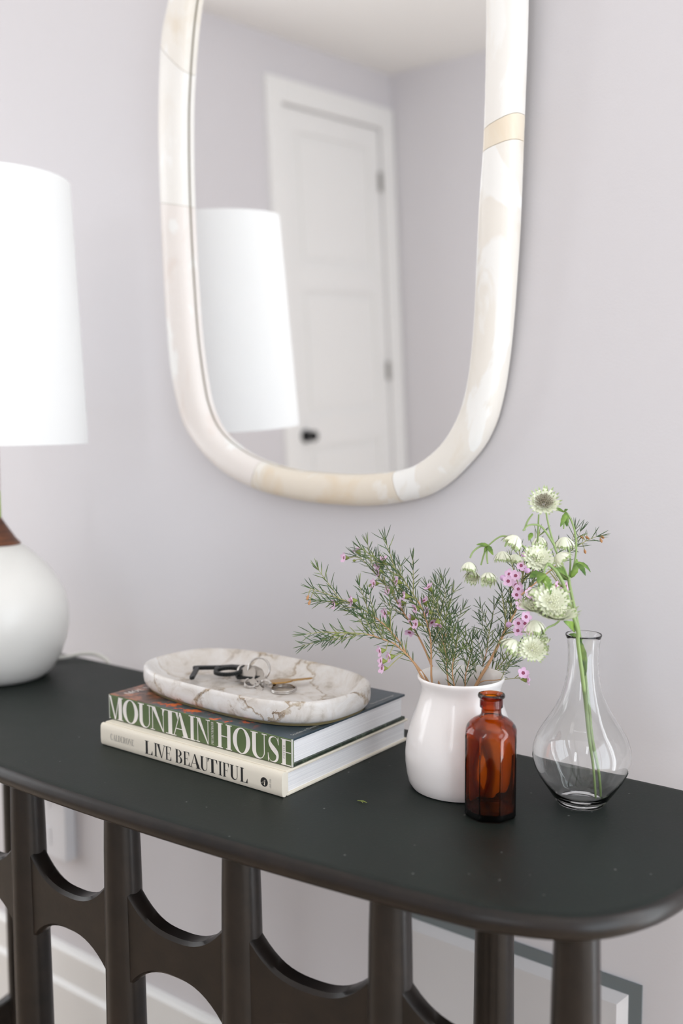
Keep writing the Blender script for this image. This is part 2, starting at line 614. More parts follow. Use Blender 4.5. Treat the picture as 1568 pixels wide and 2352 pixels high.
def rim(a, t, off):
    ro, ri = po(a), pi_(a)
    r = ro + (ri - ro) * t
    return mpt(MC[0] + r * math.cos(a), MC[1] + r * math.sin(a), off)


mr = thing('wall_mirror', 'tall rounded wall mirror in a thick cream onyx frame', 'mirror', tuple(MBASE + Vector((-0.85, 0, 0))))
SEC = [(0.03, 0.002), (0.0, 0.006), (0.0, 0.016), (0.03, 0.022), (0.10, 0.0275), (0.25, 0.0310), (0.5, 0.0322), (0.72, 0.0312), (0.87, 0.0282), (0.95, 0.0245), (0.99, 0.0200), (1.0, 0.0160), (0.99, 0.0138), (0.93, 0.0132), (0.93, 0.002)]
segs = [(-111, -71.6, 1), (-71.6, 11.5, 0), (11.5, 16.8, 4), (16.8, 60, 3), (60, 98, 1), (98, 135, 0), (135, 168, 3), (168, 249, 2)]
for a0, a1, mi in segs:
    g = 0.0012
    A0, A1 = math.radians(a0) + g, math.radians(a1) - g
    n = max(5, int(abs(a1 - a0) / 1.6))
    rings = [[rim(A0 + (A1 - A0) * i / n, t, off) for t, off in SEC] for i in range(n + 1)]
    MB().rings(rings).build('stone_segment', M['onyx'][mi], mr, smooth=35)
n = 160
gl = [rim(2 * PI * i / n, 0.95, 0.0118) for i in range(n)]
gb = [rim(2 * PI * i / n, 0.95, 0.0070) for i in range(n)]
MB().rings([gb, gl]).build('mirror_glass', M['mirror'], mr)
M['seam'] = mat('seam_resin', (176, 166, 146), 0.5)
MB().rings([[rim(2 * PI * i / 240, t, off) for t, off in [(min(max(tt, .04), .975), oo - .001) for tt, oo in SEC]] for i in range(240)] + [[rim(0, t, off) for t, off in [(min(max(tt, .04), .975), oo - .001) for tt, oo in SEC]]], False, False).build('seam_core', M['seam'], mr, smooth=35)

# ---------------------------------------------------------------- console table
H = 0.77
TCX = -0.8785
ct = thing('console_table', 'dark bronze console table with bowed top and lattice of round columns', 'table', (TCX, 0.82, FLOOR))


def front_y(x):
    return 0.615 + 0.13 * (x + 0.90) ** 2


half = []
XR = -0.236
half += [(x, front_y(x)) for x in [TCX + i * 0.03 for i in range(0, 18)]]          # centre to the right
corner = spline([half[-1], (-0.318, 0.671), (-0.282, 0.698), (-0.256, 0.745), (-0.243, 0.81), (XR, 0.88), (-0.240, 0.945), (-0.262, 0.984), (-0.305, 1.001), (-0.36, 1.003)], 5)
half += corner[1:]
half += [(x, 1.003) for x in (-0.5, -0.65, -0.8)]
left = [(2 * TCX - x, y) for x, y in reversed(half)]
outline = half + left[:-1]
TH = 0.021
prof = []
for k in range(9):
    a = -PI / 2 + PI * k / 8
    prof.append((0.0095 * (1 - math.cos(a)), H - TH / 2 + TH / 2 * math.sin(a)))
rings = []
for d, z in [(0.016, H - TH)] + prof + [(0.014, H)]:
    rings.append([(x, y, z) for x, y in offset2d(outline, d)])
MB().rings(rings, mis=[0] * 8 + [1] * 3, capmi=(0, 1)).build('table_top', [M['bronze'], M['top']], ct, smooth=50)

leg_mesh = None
FX = [-0.308 - 0.163 * k for k in range(8)]
legs = []


def leg_at(x, y, s=1.0):
    global leg_mesh
    if leg_mesh is None:
        mb = MB()
        zs = [FLOOR, FLOOR + 0.004, FLOOR + 0.02, 0.12, 0.3, 0.5, 0.62, 0.70, H - TH + 0.002]
        rs = [0.0195, 0.021, 0.0215, 0.0222, 0.0225, 0.0213, 0.0203, 0.0192, 0.0178]
        mb.lathe(list(zip(rs, zs)), 28)
        o = mb.build('leg', M['bronze'], None, smooth=40, origin=(0, 0, 0))
        leg_mesh = o.data
    else:
        o = bpy.data.objects.new('leg', leg_mesh)
        COL.objects.link(o)
    o.location = (x, y, 0)
    WL[o.name] = Vector((x, y, 0))
    part(o, ct)
    return o


FY = [front_y(x) + 0.046 for x in FX]
for x, y in zip(FX, FY):
    leg_at(x, y)
BY = 0.885
for x in (-0.477, -1.312):
    leg_at(x, BY)


def web(p0, p1, zc):
    """curved stretcher plate between two columns."""
    x0, y0 = p0
    x1, y1 = p1
    L = math.hypot(x1 - x0, y1 - y0)
    ex, ey = (x1 - x0) / L, (y1 - y0) / L
    nx, ny = -ey, ex
    n = 22
    a, b = 0.004, L - 0.004
    cs = []
    for i in range(n + 1):
        s = a + (b - a) * i / n
        q = abs(2 * (s - L / 2) / (L - 0.026))
        q = min(q, 1.06)
        cs.append((s, 0.0215 + 0.034 * q ** 2.6))
    rings = []
    for s, hh in cs:
        w = 0.0105
        c = 0.0035
        ring = [(-w, -hh + c), (-w + c, -hh), (w - c, -hh), (w, -hh + c), (w, hh - c), (w - c, hh), (-w + c, hh), (-w, hh - c)]
        rings.append([(x0 + ex * s + nx * d, y0 + ey * s + ny * d, zc + dz) for d, dz in ring])
    return MB().rings(rings).build('web', M['bronze'], ct, smooth=40)


for k in range(7):
    web((FX[k], FY[k]), (FX[k + 1], FY[k + 1]), 0.610)
    web((FX[k], FY[k]), (FX[k + 1], FY[k + 1]), 0.200)
for p, q in (((FX[0], FY[0]), (-0.477, BY)), ((FX[7], FY[7]), (-1.312, BY))):
    web(p, q, 0.200)

# ---------------------------------------------------------------- lettering: high-contrast serif capitals
def arc(cx, cy, rx, ry, a0, a1, n=14):
    return [(cx + rx * math.cos(math.radians(a0 + (a1 - a0) * i / n)), cy + ry * math.sin(math.radians(a0 + (a1 - a0) * i / n))) for i in range(n + 1)]


def R_(x0, y0, x1, y1):
    return [(x0, y0), (x1, y0), (x1, y1), (x0, y1)]


def band(outer, inner):
    """strip between two polylines of equal length -> quads"""
    return [[outer[i], outer[i + 1], inner[i + 1], inner[i]] for i in range(len(outer) - 1)]


HL = 0.036


def glyph(ch):
    S = HL
    if ch == 'M':
        return [R_(.05, 0, .09, 1), [(.0, 1), (.24, 1), (.56, 0), (.47, 0)], [(.49, 0), (.54, 0), (.80, 1), (.75, 1)], R_(.74, 0, .97, 1), R_(-.04, 0, .18, S), R_(.66, 0, 1.05, S), R_(.74, 1 - S, 1.05, 1)]
    if ch == 'O':
        return band(arc(.5, .5, .5, .52, 0, 360, 40), arc(.5, .5, .27, .485, 0, 360, 40))
    if ch == 'C':
        return band(arc(.52, .5, .5, .52, 40, 320, 30), arc(.55, .5, .30, .485, 40, 320, 30)) + [[(.9, .72), (.86, .72), (.80, .93), (.9, .86)], [(.9, .2), (.86, .24), (.80, .08), (.9, .12)]]
    if ch == 'G':
        return glyph('C') + [R_(.72, .0, .92, .42), R_(.6, .40, 1.0, .44)]
    if ch == 'D':
        return [R_(.08, 0, .32, 1), R_(0, 0, .5, S), R_(0, 1 - S, .5, 1)] + band(arc(.42, .5, .55, .5, -90, 90, 20), arc(.42, .5, .31, .465, -90, 90, 20))
    if ch == 'U':
        return [R_(.1, .28, .33, 1), R_(.80, .28, .85, 1), R_(0, 1 - S, .44, 1), R_(.68, 1 - S, .98, 1)] + band(arc(.475, .29, .375, .31, 180, 360, 18), arc(.565, .29, .235, .255, 180, 360, 18))
    if ch == 'N':
        return [R_(.1, 0, .145, 1), [(.04, 1), (.31, 1), (.90, 0), (.84, 0)], R_(.855, 0, .90, 1), R_(-.02, 0, .27, S), R_(.72, 1 - S, 1.03, 1), R_(0, 1 - S, .2, 1)]
    if ch == 'T':
        return [R_(.38, 0, .62, 1), R_(.02, 1 - S, .98, 1), [(.02, 1 - S), (.16, 1 - S), (.04, .70), (.02, .70)], [(.98, 1 - S), (.98, .70), (.96, .70), (.84, 1 - S)], R_(.24, 0, .76, S)]
    if ch == 'A':
        return [[(.10, 0), (.145, 0), (.50, 1), (.44, .93)], [(.42, 1), (.53, 1), (.95, 0), (.68, 0)], R_(.22, .30, .72, .335), R_(0, 0, .26, S), R_(.58, 0, 1.04, S)]
    if ch == 'I':
        return [R_(.26, 0, .74, 1), R_(0, 0, 1, S), R_(0, 1 - S, 1, 1)]
    if ch == 'H':
        return [R_(.09, 0, .31, 1), R_(.69, 0, .91, 1), R_(.3, .48, .7, .515), R_(0, 0, .4, S), R_(.6, 0, 1, S), R_(0, 1 - S, .4, 1), R_(.6, 1 - S, 1, 1)]
    if ch == 'S':
        ctr = [(.86, .80), (.72, .95), (.50, .985), (.27, .92), (.20, .76), (.33, .61), (.55, .49), (.76, .36), (.79, .20), (.66, .06), (.44, .015), (.22, .06), (.10, .22)]
        wd = [.02, .02, .035, .09, .17, .22, .24, .22, .17, .09, .035, .02, .02]
        c = spline(ctr, 4)
        w = spline([(q,) for q in wd], 4)
        L, Rr = [], []
        for i in range(len(c)):
            a, b = c[max(i - 1, 0)], c[min(i + 1, len(c) - 1)]
            tx, ty = b[0] - a[0], b[1] - a[1]
            l = math.hypot(tx, ty) or 1
            h = w[i][0] / 2
            L.append((c[i][0] - ty / l * h, c[i][1] + tx / l * h))
            Rr.append((c[i][0] + ty / l * h, c[i][1] - tx / l * h))
        return band(L, Rr) + [[(.88, 1), (.84, 1), (.80, .88), (.86, .70), (.90, .70)], [(.08, 0), (.12, 0), (.16, .12), (.10, .32), (.06, .32)]]
    if ch == 'E':
        return [R_(.08, 0, .32, 1), R_(.0, 1 - S, .92, 1), R_(.32, .49, .7, .52), R_(0, 0, .96, S), [(.92, 1), (.92, .72), (.89, .72), (.76, 1 - S)], [(.96, 0), (.96, .30), (.93, .30), (.78, S)], R_(.67, .38, .70, .63)]
    if ch == 'F':
        return [R_(.1, 0, .36, 1), R_(.0, 1 - S, .95, 1), R_(.32, .47, .72, .50), R_(0, 0, .50, S), [(.95, 1), (.95, .72), (.92, .72), (.78, 1 - S)], R_(.69, .36, .72, .61)]
    if ch == 'L':
        return [R_(.1, 0, .36, 1), R_(0, 0, .95, S), R_(0, 1 - S, .5, 1), [(.95, 0), (.95, .32), (.92, .32), (.76, S)]]
    if ch == 'V':
        return [[(.04, 1), (.30, 1), (.59, 0), (.50, 0)], [(.52, 0), (.57, 0), (.93, 1), (.88, 1)], R_(-.04, 1 - S, .4, 1), R_(.76, 1 - S, 1.04, 1)]
    if ch == 'B':
        return [R_(.08, 0, .32, 1), R_(0, 0, .5, S), R_(0, 1 - S, .5, 1), R_(.3, .495, .5, .53)] + band(arc(.42, .755, .45, .245, -90, 90, 14), arc(.42, .755, .22, .212, -90, 90, 14)) + band(arc(.45, .265, .50, .265, -90, 90, 14), arc(.45, .265, .26, .232, -90, 90, 14))
    if ch == 'R':
        return [R_(.08, 0, .32, 1), R_(0, 0, .42, S), R_(0, 1 - S, .5, 1), R_(.3, .47, .5, .505)] + band(arc(.42, .74, .46, .26, -90, 90, 14), arc(.42, .74, .22, .225, -90, 90, 14)) + [[(.45, .48), (.62, .50), (.98, 0), (.74, 0)], R_(.7, 0, 1.05, S)]
    if ch == 'P':
        return [R_(.08, 0, .32, 1)] + band(arc(.42, .72, .46, .28, -90, 90, 14), arc(.42, .72, .22, .245, -90, 90, 14))
    return []


def letters(name, spec, fn, m, parent, h=0.00012):
    """spec: (char, u0, u1, v0, v1); fn(u, v, h) -> world. One printed word is one flat ink layer."""
    mb = MB()
    k = 0
    for ch, u0, u1, v0, v1 in spec:
        for poly in glyph(ch):
            k = (k + 1) % 9          # strokes of one letter lie a hair apart, so none coincide
            pts = [fn(u0 + (u1 - u0) * x, v0 + (v1 - v0) * y, h + k * 6e-6) for x, y in poly]
            mb.add(pts, [tuple(range(len(pts)))])
    return mb.build(name, m, parent, solid_fix=False)


def word(txt, u0, u1, v0, v1, gap=0.14):
    wid = {'I': .5, 'M': 1.25, 'O': 1.1, 'A': 1.05, 'N': 1.05, 'E': .85, 'L': .85, 'F': .85, 'S': .8}
    ws = [wid.get(c, 1.0) if c != ' ' else .6 for c in txt]
    tot = sum(ws) + gap * (len(txt) - 1)
    k = (u1 - u0) / tot
    out, u = [], u0
    for c, w in zip(txt, ws):
        out.append((c, u, u + w * k, v0, v1))
        u += (w + gap) * k
    return out


# ---------------------------------------------------------------- books
M['cream_cloth'] = paint('cream_book_cloth', (236, 228, 212), 0.75, 0.2)
M['ink'] = mat('black_ink', (28, 28, 27), 0.6)
M['grey_ink'] = mat('grey_ink', (150, 146, 138), 0.6)
pg = mat('page_edges', (240, 239, 240), 0.8)
_n = noise(pg.node_tree, 1.0, 3, 0.7, stretch=(3.0, 3.0, 1500.0))
_c = ramp(pg.node_tree, _n.outputs[0], [(0.35, (232, 231, 233)), (0.6, (253, 252, 252))])
pg.node_tree.links.new(_c.outputs[0], nodes(pg)[2].inputs['Base Color'])
M['pages'] = pg
M['green_spine'] = mat('green_spine_print', (84, 102, 62), 0.42)
M['white_ink'] = mat('white_ink', (232, 226, 222), 0.5)

LB = (-0.9175, -0.6365, 0.7345, 0.9625, H, H + 0.0262)
lb = thing('hardcover_book', 'cream cloth hardcover book lettered LIVE BEAUTIFUL at the bottom of the stack', 'book', (-0.777, 0.85, H), 'stacked hardcover books')
x0, x1, y0, y1, z0, z1 = LB
bt = 0.0028
for nm, a, b in (('cover_board', z0, z0 + bt), ('cover_board', z1 - bt, z1)):
    MB().box(x0, x1, y0 + 0.0075, y1, a, b).build(nm, M['cream_cloth'], lb, bevel=0.0008)
# spine: slightly rounded back with a joint groove
sp = []
for z, d in ((z0, 0.0045), (z0 + .0008, 0.0016), (z0 + 0.003, 0.0003), (z0 + 0.008, 0.0), (z1 - 0.008, 0.0), (z1 - 0.003, 0.0003), (z1 - .0008, 0.0016), (z1, 0.0045)):
    sp.append((y0 + d, z))
sp += [(y0 + 0.0070, z1 - 0.0012), (y0 + 0.0095, z1 - 0.0016), (y0 + 0.0095, z0 + 0.0016), (y0 + 0.0070, z0 + 0.0012)]
n = len(sp)
mb = MB()
mb.add([(x0 + .0004, y, z) for y, z in sp] + [(x1 - .0004, y, z) for y, z in sp], [(i, (i + 1) % n, n + (i + 1) % n, n + i) for i in range(n)] + [tuple(range(n)), tuple(range(2 * n - 1, n - 1, -1))])
lbs = mb.build('spine', M['cream_cloth'], lb, smooth=40)
MB().box(x0 + 0.003, x1 - 0.0028, y0 + 0.0095, y1 - 0.004, z0 + bt, z1 - bt).build('page_block', M['pages'], lb)


def on_lb(u, v, h):
    return (u, y0s - h, v)


y0s = LB[2]
lz0, lz1 = 0.7752, 0.7905
lt = [('L', -.8402, -.8273), ('I', -.8250, -.8199), ('V', -.8207, -.8067), ('E', -.8064, -.7972), ('B', -.7908, -.7796), ('E', -.7779, -.7685), ('A', -.7689, -.7520), ('U', -.7526, -.7403), ('T', -.7415, -.7268), ('I', -.7252, -.7202), ('F', -.7187, -.7097), ('U', -.7087, -.6960), ('L', -.6941, -.6832)]
letters('title_lettering', [(c, a, b, lz0, lz1) for c, a, b in lt], on_lb, M['ink'], lbs)
letters('author_lettering', word('CALDERONE', -.8994, -.8589, 0.7795, 0.7868), on_lb, M['grey_ink'], lbs)
mb = MB()
pts = [on_lb(-.6607 + .0049 * math.cos(a * PI / 16), .7818 + .0049 * math.sin(a * PI / 16), 0.0001) for a in range(32)]
mb.add(pts, [tuple(range(32))])
mb.build('publisher_emblem', M['ink'], lbs, solid_fix=False)


def on_lb_a(u, v, h):      # letter turned a little on the emblem
    c, s = math.cos(-0.5), math.sin(-0.5)
    return (-.6607 + u * c - v * s, y0s - h, .7818 + u * s + v * c)


letters('emblem_letter', [('A', -.0028, .0028, -.0027, .003)], on_lb_a, M['cream_cloth'], lbs, 0.0002)


def on_lb_v(u, v, h):      # vertical small print, reading upward
    return (-.6525 - v, y0s - h, .7818 + u)


letters('imprint_lettering', word('ABRAMS', -.0050, .0050, -.0012, .0012), on_lb_v, M['grey_ink'], lbs)

# upper book
zb = LB[5] + 0.0003
MH = (-0.921, -0.6375, 0.7512, 0.9580, zb, zb + 0.0300)
mh = thing('hardcover_book', 'green-spined hardcover book lettered MOUNTAIN HOUSE lying on the cream book', 'book', (-0.779, 0.855, zb), 'stacked hardcover books')
cv = mat('photo_jacket', (60, 66, 70), 0.32)
nt = cv.node_tree
t = nt.nodes.new('ShaderNodeTexCoord')
sx = nt.nodes.new('ShaderNodeSeparateXYZ')
nt.links.new(t.outputs['Object'], sx.inputs[0])
na = noise(nt, 24.0, 5, 0.6, dist=0.6)
nb = noise(nt, 70.0, 4, 0.6)
base = ramp(nt, na.outputs[0], [(0.35, (42, 52, 58)), (0.55, (54, 70, 80)), (0.75, (62, 82, 94))])
warm = ramp(nt, nb.outputs[0], [(0.30, (58, 40, 34)), (0.48, (96, 66, 54)), (0.62, (168, 106, 74)), (0.75, (128, 104, 94))])
red = ramp(nt, nb.outputs[0], [(0.40, (70, 84, 88)), (0.54, (92, 100, 104)), (0.58, (206, 92, 58)), (0.66, (232, 130, 70)), (0.74, (170, 42, 44))])
# printed picture: a warm interior at the left end, dark slate to the right, a strip of glowing windows between
mr1 = nt.nodes.new('ShaderNodeMapRange')
mr1.inputs[1].default_value, mr1.inputs[2].default_value = -0.862, -0.835
nt.links.new(sx.outputs[0], mr1.inputs[0])
mr2 = nt.nodes.new('ShaderNodeMapRange')
mr2.inputs[1].default_value, mr2.inputs[2].default_value = -0.720, -0.690
nt.links.new(sx.outputs[0], mr2.inputs[0])
c1 = mixc(nt, mr1.outputs[0], warm.outputs[0], red.outputs[0])
c2 = mixc(nt, mr2.outputs[0], c1, base.outputs[0])
nt.links.new(c2, nodes(cv)[2].inputs['Base Color'])
M['jacket'] = cv
fo = mat('forest_jacket_back', (46, 58, 48), 0.4)
n_ = noise(fo.node_tree, 140.0, 4, 0.65)
c_ = ramp(fo.node_tree, n_.outputs[0], [(0.35, (26, 34, 30)), (0.55, (50, 64, 48)), (0.72, (120, 132, 116))])
fo.node_tree.links.new(c_.outputs[0], nodes(fo)[2].inputs['Base Color'])
M['jacket_back'] = fo
x0, x1, y0, y1, z0, z1 = MH
topc = MB().box(x0, x1, y0 + 0.0006, y1, z1 - 0.0026, z1).build('front_cover', M['jacket'], mh, bevel=0.0006)
MB().box(x0, x1, y0 + 0.0008, y1, z0, z0 + 0.0034).build('back_cover', M['jacket_back'], mh, bevel=0.0008)
mhs = MB().box(x0 + .0003, x1 - .0003, y0, y0 + 0.0042, z0 + .0004, z1 - .0004).build('spine', M['green_spine'], mh, bevel=0.0008)
MB().box(x0 + 0.003, x1 - 0.0030, y0 + 0.004, y1 - 0.004, z0 + 0.0034, z1 - 0.0026).build('page_block', M['pages'], mh)
M['pale_edge'] = mat('worn_paper_edge', (206, 206, 196), 0.6)
MB().box(x0, x0 + 0.0009, y0 - 0.0001, y0 + 0.002, z0 + .0005, z1 - .0005).build('worn_corner', M['pale_edge'], mhs)
MB().box(x1 - 0.0009, x1 + 0.0001, y0 - 0.0001, y0 + 0.002, z0 + .0005, z1 - .0005).build('worn_corner', M['pale_edge'], mhs)
my = MH[2]


def on_mh(u, v, h):
    return (min(max(u, MH[0] + .0009), MH[1] - 0.0012), my - h, v)


v0, v1 = z0 + 0.0012, z1 - 0.0016
lt = [('M', -.9232, -.8972), ('O', -.8964, -.8697), ('U', -.8697, -.8463), ('N', -.8480, -.8245), ('T', -.8293, -.8030), ('A', -.8135, -.7860), ('I', -.7862, -.7762), ('N', -.7749, -.7541), ('H', -.7434, -.7210), ('O', -.7197, -.6945), ('U', -.6942, -.6708), ('S', -.6712, -.6533), ('E', -.6521, -.6320)]
letters('title_lettering', [(c, a, b, v0, v1) for c, a, b in lt], on_mh, M['white_ink'], mhs)


def on_mh_v(u, v, h):
    return (-.7500 - v, my - h, (z0 + z1) / 2 + u)


letters('author_lettering', word('FREUDENBERGER', -.0125, .0125, -.0017, .0017, 0.2), on_mh_v, M['white_ink'], mhs)


def on_mh_v2(u, v, h):
    return (-.6480 - v, my - h, (z0 + z1) / 2 + u)


letters('imprint_lettering', word('POTTER', -.0070, .0070, -.0013, .0013, 0.2), on_mh_v2, M['grey_ink'], mhs, 0.00025)


def on_cover(u, v, h):     # reads away from the camera along +y, letter tops toward -x
    return (-.903 - v, 0.757 + u, MH[5] + h)


letters('cover_lettering', word('MOUNTAIN', .006, .075, -.003, .006, 0.2), on_cover, M['white_ink'], topc)


def font(name, body, size, loc, rotz, m, parent):
    c = bpy.data.curves.new(name, 'FONT')
    c.body = body
    c.size = size
    c.materials.append(m)
    tmp = bpy.data.objects.new(name + '_curve', c)
    COL.objects.link(tmp)
    dg = bpy.context.evaluated_depsgraph_get()
    me = bpy.data.meshes.new_from_object(tmp.evaluated_get(dg))
    bpy.data.objects.remove(tmp, do_unlink=True)
    if not me.materials:
        me.materials.append(m)
    o = bpy.data.objects.new(name, me)
    o.location = loc
    o.rotation_euler = (0, 0, rotz)
    COL.objects.link(o)
    WL[o.name] = Vector(loc)
    o.parent = parent
    o.matrix_parent_inverse = Matrix.Translation(-WL[parent.name])
    return o


M['cover_ink'] = mat('pale_cover_ink', (190, 190, 186), 0.5)
font('cover_subtitle', 'Studies in Elevated Design', 0.0062, (-0.6440, 0.7605, MH[5] + 0.00015), PI / 2, M['cover_ink'], topc)
font('cover_author', 'Nina Freudenberger', 0.0056, (-0.6440, 0.9000, MH[5] + 0.00015), PI / 2, M['cover_ink'], topc)

# ---------------------------------------------------------------- stone tray
sm = mat('pale_quartz_stone', (222, 216, 210), 0.36, 0.0, 0.45)
nt = sm.node_tree
t = nt.nodes.new('ShaderNodeTexCoord')
nz = noise(nt, 22.0, 5, 0.6)
mv = nt.nodes.new('ShaderNodeMix')
mv.data_type = 'VECTOR'
mv.inputs[0].default_value = 0.06
nt.links.new(t.outputs['Object'], mv.inputs[4])
nt.links.new(nz.outputs[1], mv.inputs[5])
vo = nt.nodes.new('ShaderNodeTexVoronoi')
vo.feature = 'DISTANCE_TO_EDGE'
vo.inputs['Scale'].default_value = 11.0
nt.links.new(mv.outputs[1], vo.inputs['Vector'])
vc = nt.nodes.new('ShaderNodeTexVoronoi')
vc.inputs['Scale'].default_value = 11.0
nt.links.new(mv.outputs[1], vc.inputs['Vector'])
cell = nt.nodes.new('ShaderNodeSeparateColor')
nt.links.new(vc.outputs['Color'], cell.inputs[0])
tone = ramp(nt, cell.outputs[0], [(0.0, (222, 218, 215)), (0.35, (198, 191, 184)), (0.6, (230, 228, 227)), (1.0, (208, 200, 192))])
cl = noise(nt, 38.0, 6, 0.65, dist=0.8)
cloud = ramp(nt, cl.outputs[0], [(0.32, (150, 134, 114)), (0.44, (214, 206, 198)), (0.6, (236, 234, 233))])
mix1 = mixc(nt, 0.45, tone.outputs[0], cloud.outputs[0])
vein = ramp(nt, vo.outputs[0], [(0.0, (0.95, 0.95, 0.95)), (0.018, (0.7, 0.7, 0.7)), (0.04, (0, 0, 0))])
vn = noise(nt, 120.0, 4, 0.6)
vcol = ramp(nt, vn.outputs[0], [(0.35, (112, 90, 66)), (0.5, (160, 138, 110)), (0.7, (196, 184, 166))])
gate = ramp(nt, cell.outputs[1], [(0.45, (0.06, 0.06, 0.06)), (0.55, (1, 1, 1))])
vf = mixc(nt, 1.0, vein.outputs[0], gate.outputs[0], 'MULTIPLY')
bl = noise(nt, 9.0, 6, 0.62, dist=1.4)
blot = ramp(nt, bl.outputs[0], [(0.60, (0, 0, 0)), (0.66, (0.75, 0.75, 0.75)), (0.74, (0.35, 0.35, 0.35))])
mix1 = mixc(nt, blot.outputs[0], mix1, vcol.outputs[0])
out = mixc(nt, vf, mix1, vcol.outputs[0])
nt.links.new(out, nodes(sm)[2].inputs['Base Color'])
bump(sm, cl.outputs[0], 0.10, 0.0006)
M['stone'] = sm
M['felt'] = mat('olive_base_resin', (128, 116, 82), 0.6)
TRC, TRA, TRB, TRR, TRN = (-0.7780, 0.8473), 0.1500, 0.0845, -0.044, 2.8
TZ = MH[5] + 0.0002


def sup(k, a, b, n=TRN, N=96):
    th = 2 * PI * k / N
    c, s = math.cos(th), math.sin(th)
    x = a * math.copysign(abs(c) ** (2 / n), c)
    y = b * math.copysign(abs(s) ** (2 / n), s)
    return (TRC[0] + x * math.cos(TRR) - y * math.sin(TRR), TRC[1] + x * math.sin(TRR) + y * math.cos(TRR))


def ring(a, b, z):
    return [sup(k, a, b) + (TZ + z,) for k in range(96)]


tr = thing('stone_tray', 'shallow oval tray of pale veined quartz lying on top of the books', 'tray', (TRC[0], TRC[1], TZ))
A_, B_ = TRA, TRB
MB().rings([ring(A_ - .012, B_ - .012, 0), ring(A_ - .0066, B_ - .0066, 0.0004), ring(A_ - .0048, B_ - .0048, .0036)]).build('base_layer', M['felt'], tr, smooth=40)
rr = [ring(A_ - i, B_ - i, z) for i, z in ((.0050, .0034), (.0026, .0060), (.0006, .0100), (.0, .0150), (.0002, .0235), (.0007, .0262), (.0018, .0277), (.0034, .0280), (.0054, .0272), (.0085, .0242), (.0125, .0195), (.0172, .0148), (.0225, .0114), (.0290, .0096), (.0400, .0086), (.0600, .0083))]
MB().rings(rr).build('bowl', M['stone'], tr, smooth=60)

# ---------------------------------------------------------------- keys
M['steel'] = mat('polished_steel', (198, 194, 190), 0.22, 1.0)
M['nickel'] = mat('brushed_nickel_key', (176, 170, 164), 0.36, 0.9)
M['brass'] = mat('brass_key', (186, 148, 92), 0.3, 0.9)
M['black_tool'] = mat('black_coated_metal', (30, 33, 33), 0.42, 0.4)
kz0 = TZ + 0.0088
kr = thing('key_bunch', 'bunch of keys on split rings with black hook tool lying in the stone tray', 'keys', (-0.80, 0.855, kz0))


def tool(u, v, h):
    ox, oy = -0.8740, 0.8480
    e1, e2 = (0.88, 0.475), (0.60, -0.80)
    lift = 0.0035 + 0.055 * max(0.0, u) - 0.02 * v + 0.004
    return (ox + e1[0] * u + e2[0] * v, oy + e1[1] * u + e2[1] * v, kz0 + lift + h)


tb = MB()
tb.prism([(-.003, -.002), (.004, -.004), (.030, -.003), (.046, -.006), (.062, .000), (.066, .010), (.060, .012), (.046, .002), (.030, .003), (.006, .003), (.0015, .004), (-.003, .003)], tool, 0, 0.0042)
tb.prism([(-.0005, .002), (.0055, .002), (.0055, .044), (.0025, .047), (-.0005, .044)], tool, 0, 0.0042)
tb.prism([(.0255, .000), (.0305, .000), (.0305, .013), (.0255, .013)], tool, 0, 0.0042)
for i in range(30):
    a0, a1 = 2 * PI * i / 30, 2 * PI * (i + 1) / 30
    q = [(0.044 + r * 1.12 * math.cos(a), 0.0185 + r * math.sin(a)) for r, a in ((0.0165, a0), (0.0165, a1), (0.0122, a1), (0.0122, a0))]
    tb.prism(q, tool, 0, 0.0044)
tb.build('hook_tool', M['black_tool'], kr, bevel=0.0005, seg=1)
fb = MB()
fb.prism([(.050, .010), (.060, .002), (.082, .018), (.086, .030), (.074, .036), (.056, .030)], tool, -0.005, -0.001)
fb.build('black_fob', M['black_tool'], kr, bevel=0.0006, seg=1)


def split_ring(c, r, axis, rad=0.0010, mm='steel', name='split_ring', turns=2):
    ax = Vector(axis).normalized()
    e1 = ax.orthogonal().normalized()
    e2 = ax.cross(e1)
    n = 40
    pts = []
    for i in range(n * turns + 1):
        a = 2 * PI * i / n
        pts.append(Vector(c) + (e1 * math.cos(a) + e2 * math.sin(a)) * r + ax * (rad * 1.7 * (i / n - turns / 2)))
    return MB().tube(pts, rad, 8).build(name, M[mm], kr, smooth=60)


split_ring((-0.7880, 0.8690, kz0 + 0.0165), 0.0135, (0.35, -0.92, 0.35))
split_ring((-0.7405, 0.8590, kz0 + 0.0022), 0.0145, (0.03, -0.06, 1.0))
split_ring((-0.7840, 0.8520, kz0 + 0.0042), 0.0085, (0.25, -0.3, 0.85))
split_ring((-0.8085, 0.8640, kz0 + 0.0125), 0.0070, (0.8, -0.3, 0.35))
split_ring((-0.7640, 0.8560, kz0 + 0.0040), 0.0075, (-0.3, 0.75, 0.55), 0.0009)
# little chain between the rings
for i, (px, py, pz) in enumerate(((-0.775, 0.851, .0045), (-0.769, 0.8525, .0045), (-0.758, 0.8555, .0042))):
    split_ring((px, py, kz0 + pz), 0.0028, (0.2, 0.9, 0.3) if i % 2 else (0.2, -0.3, 0.9), 0.0006, 'steel', 'chain_link', 1)


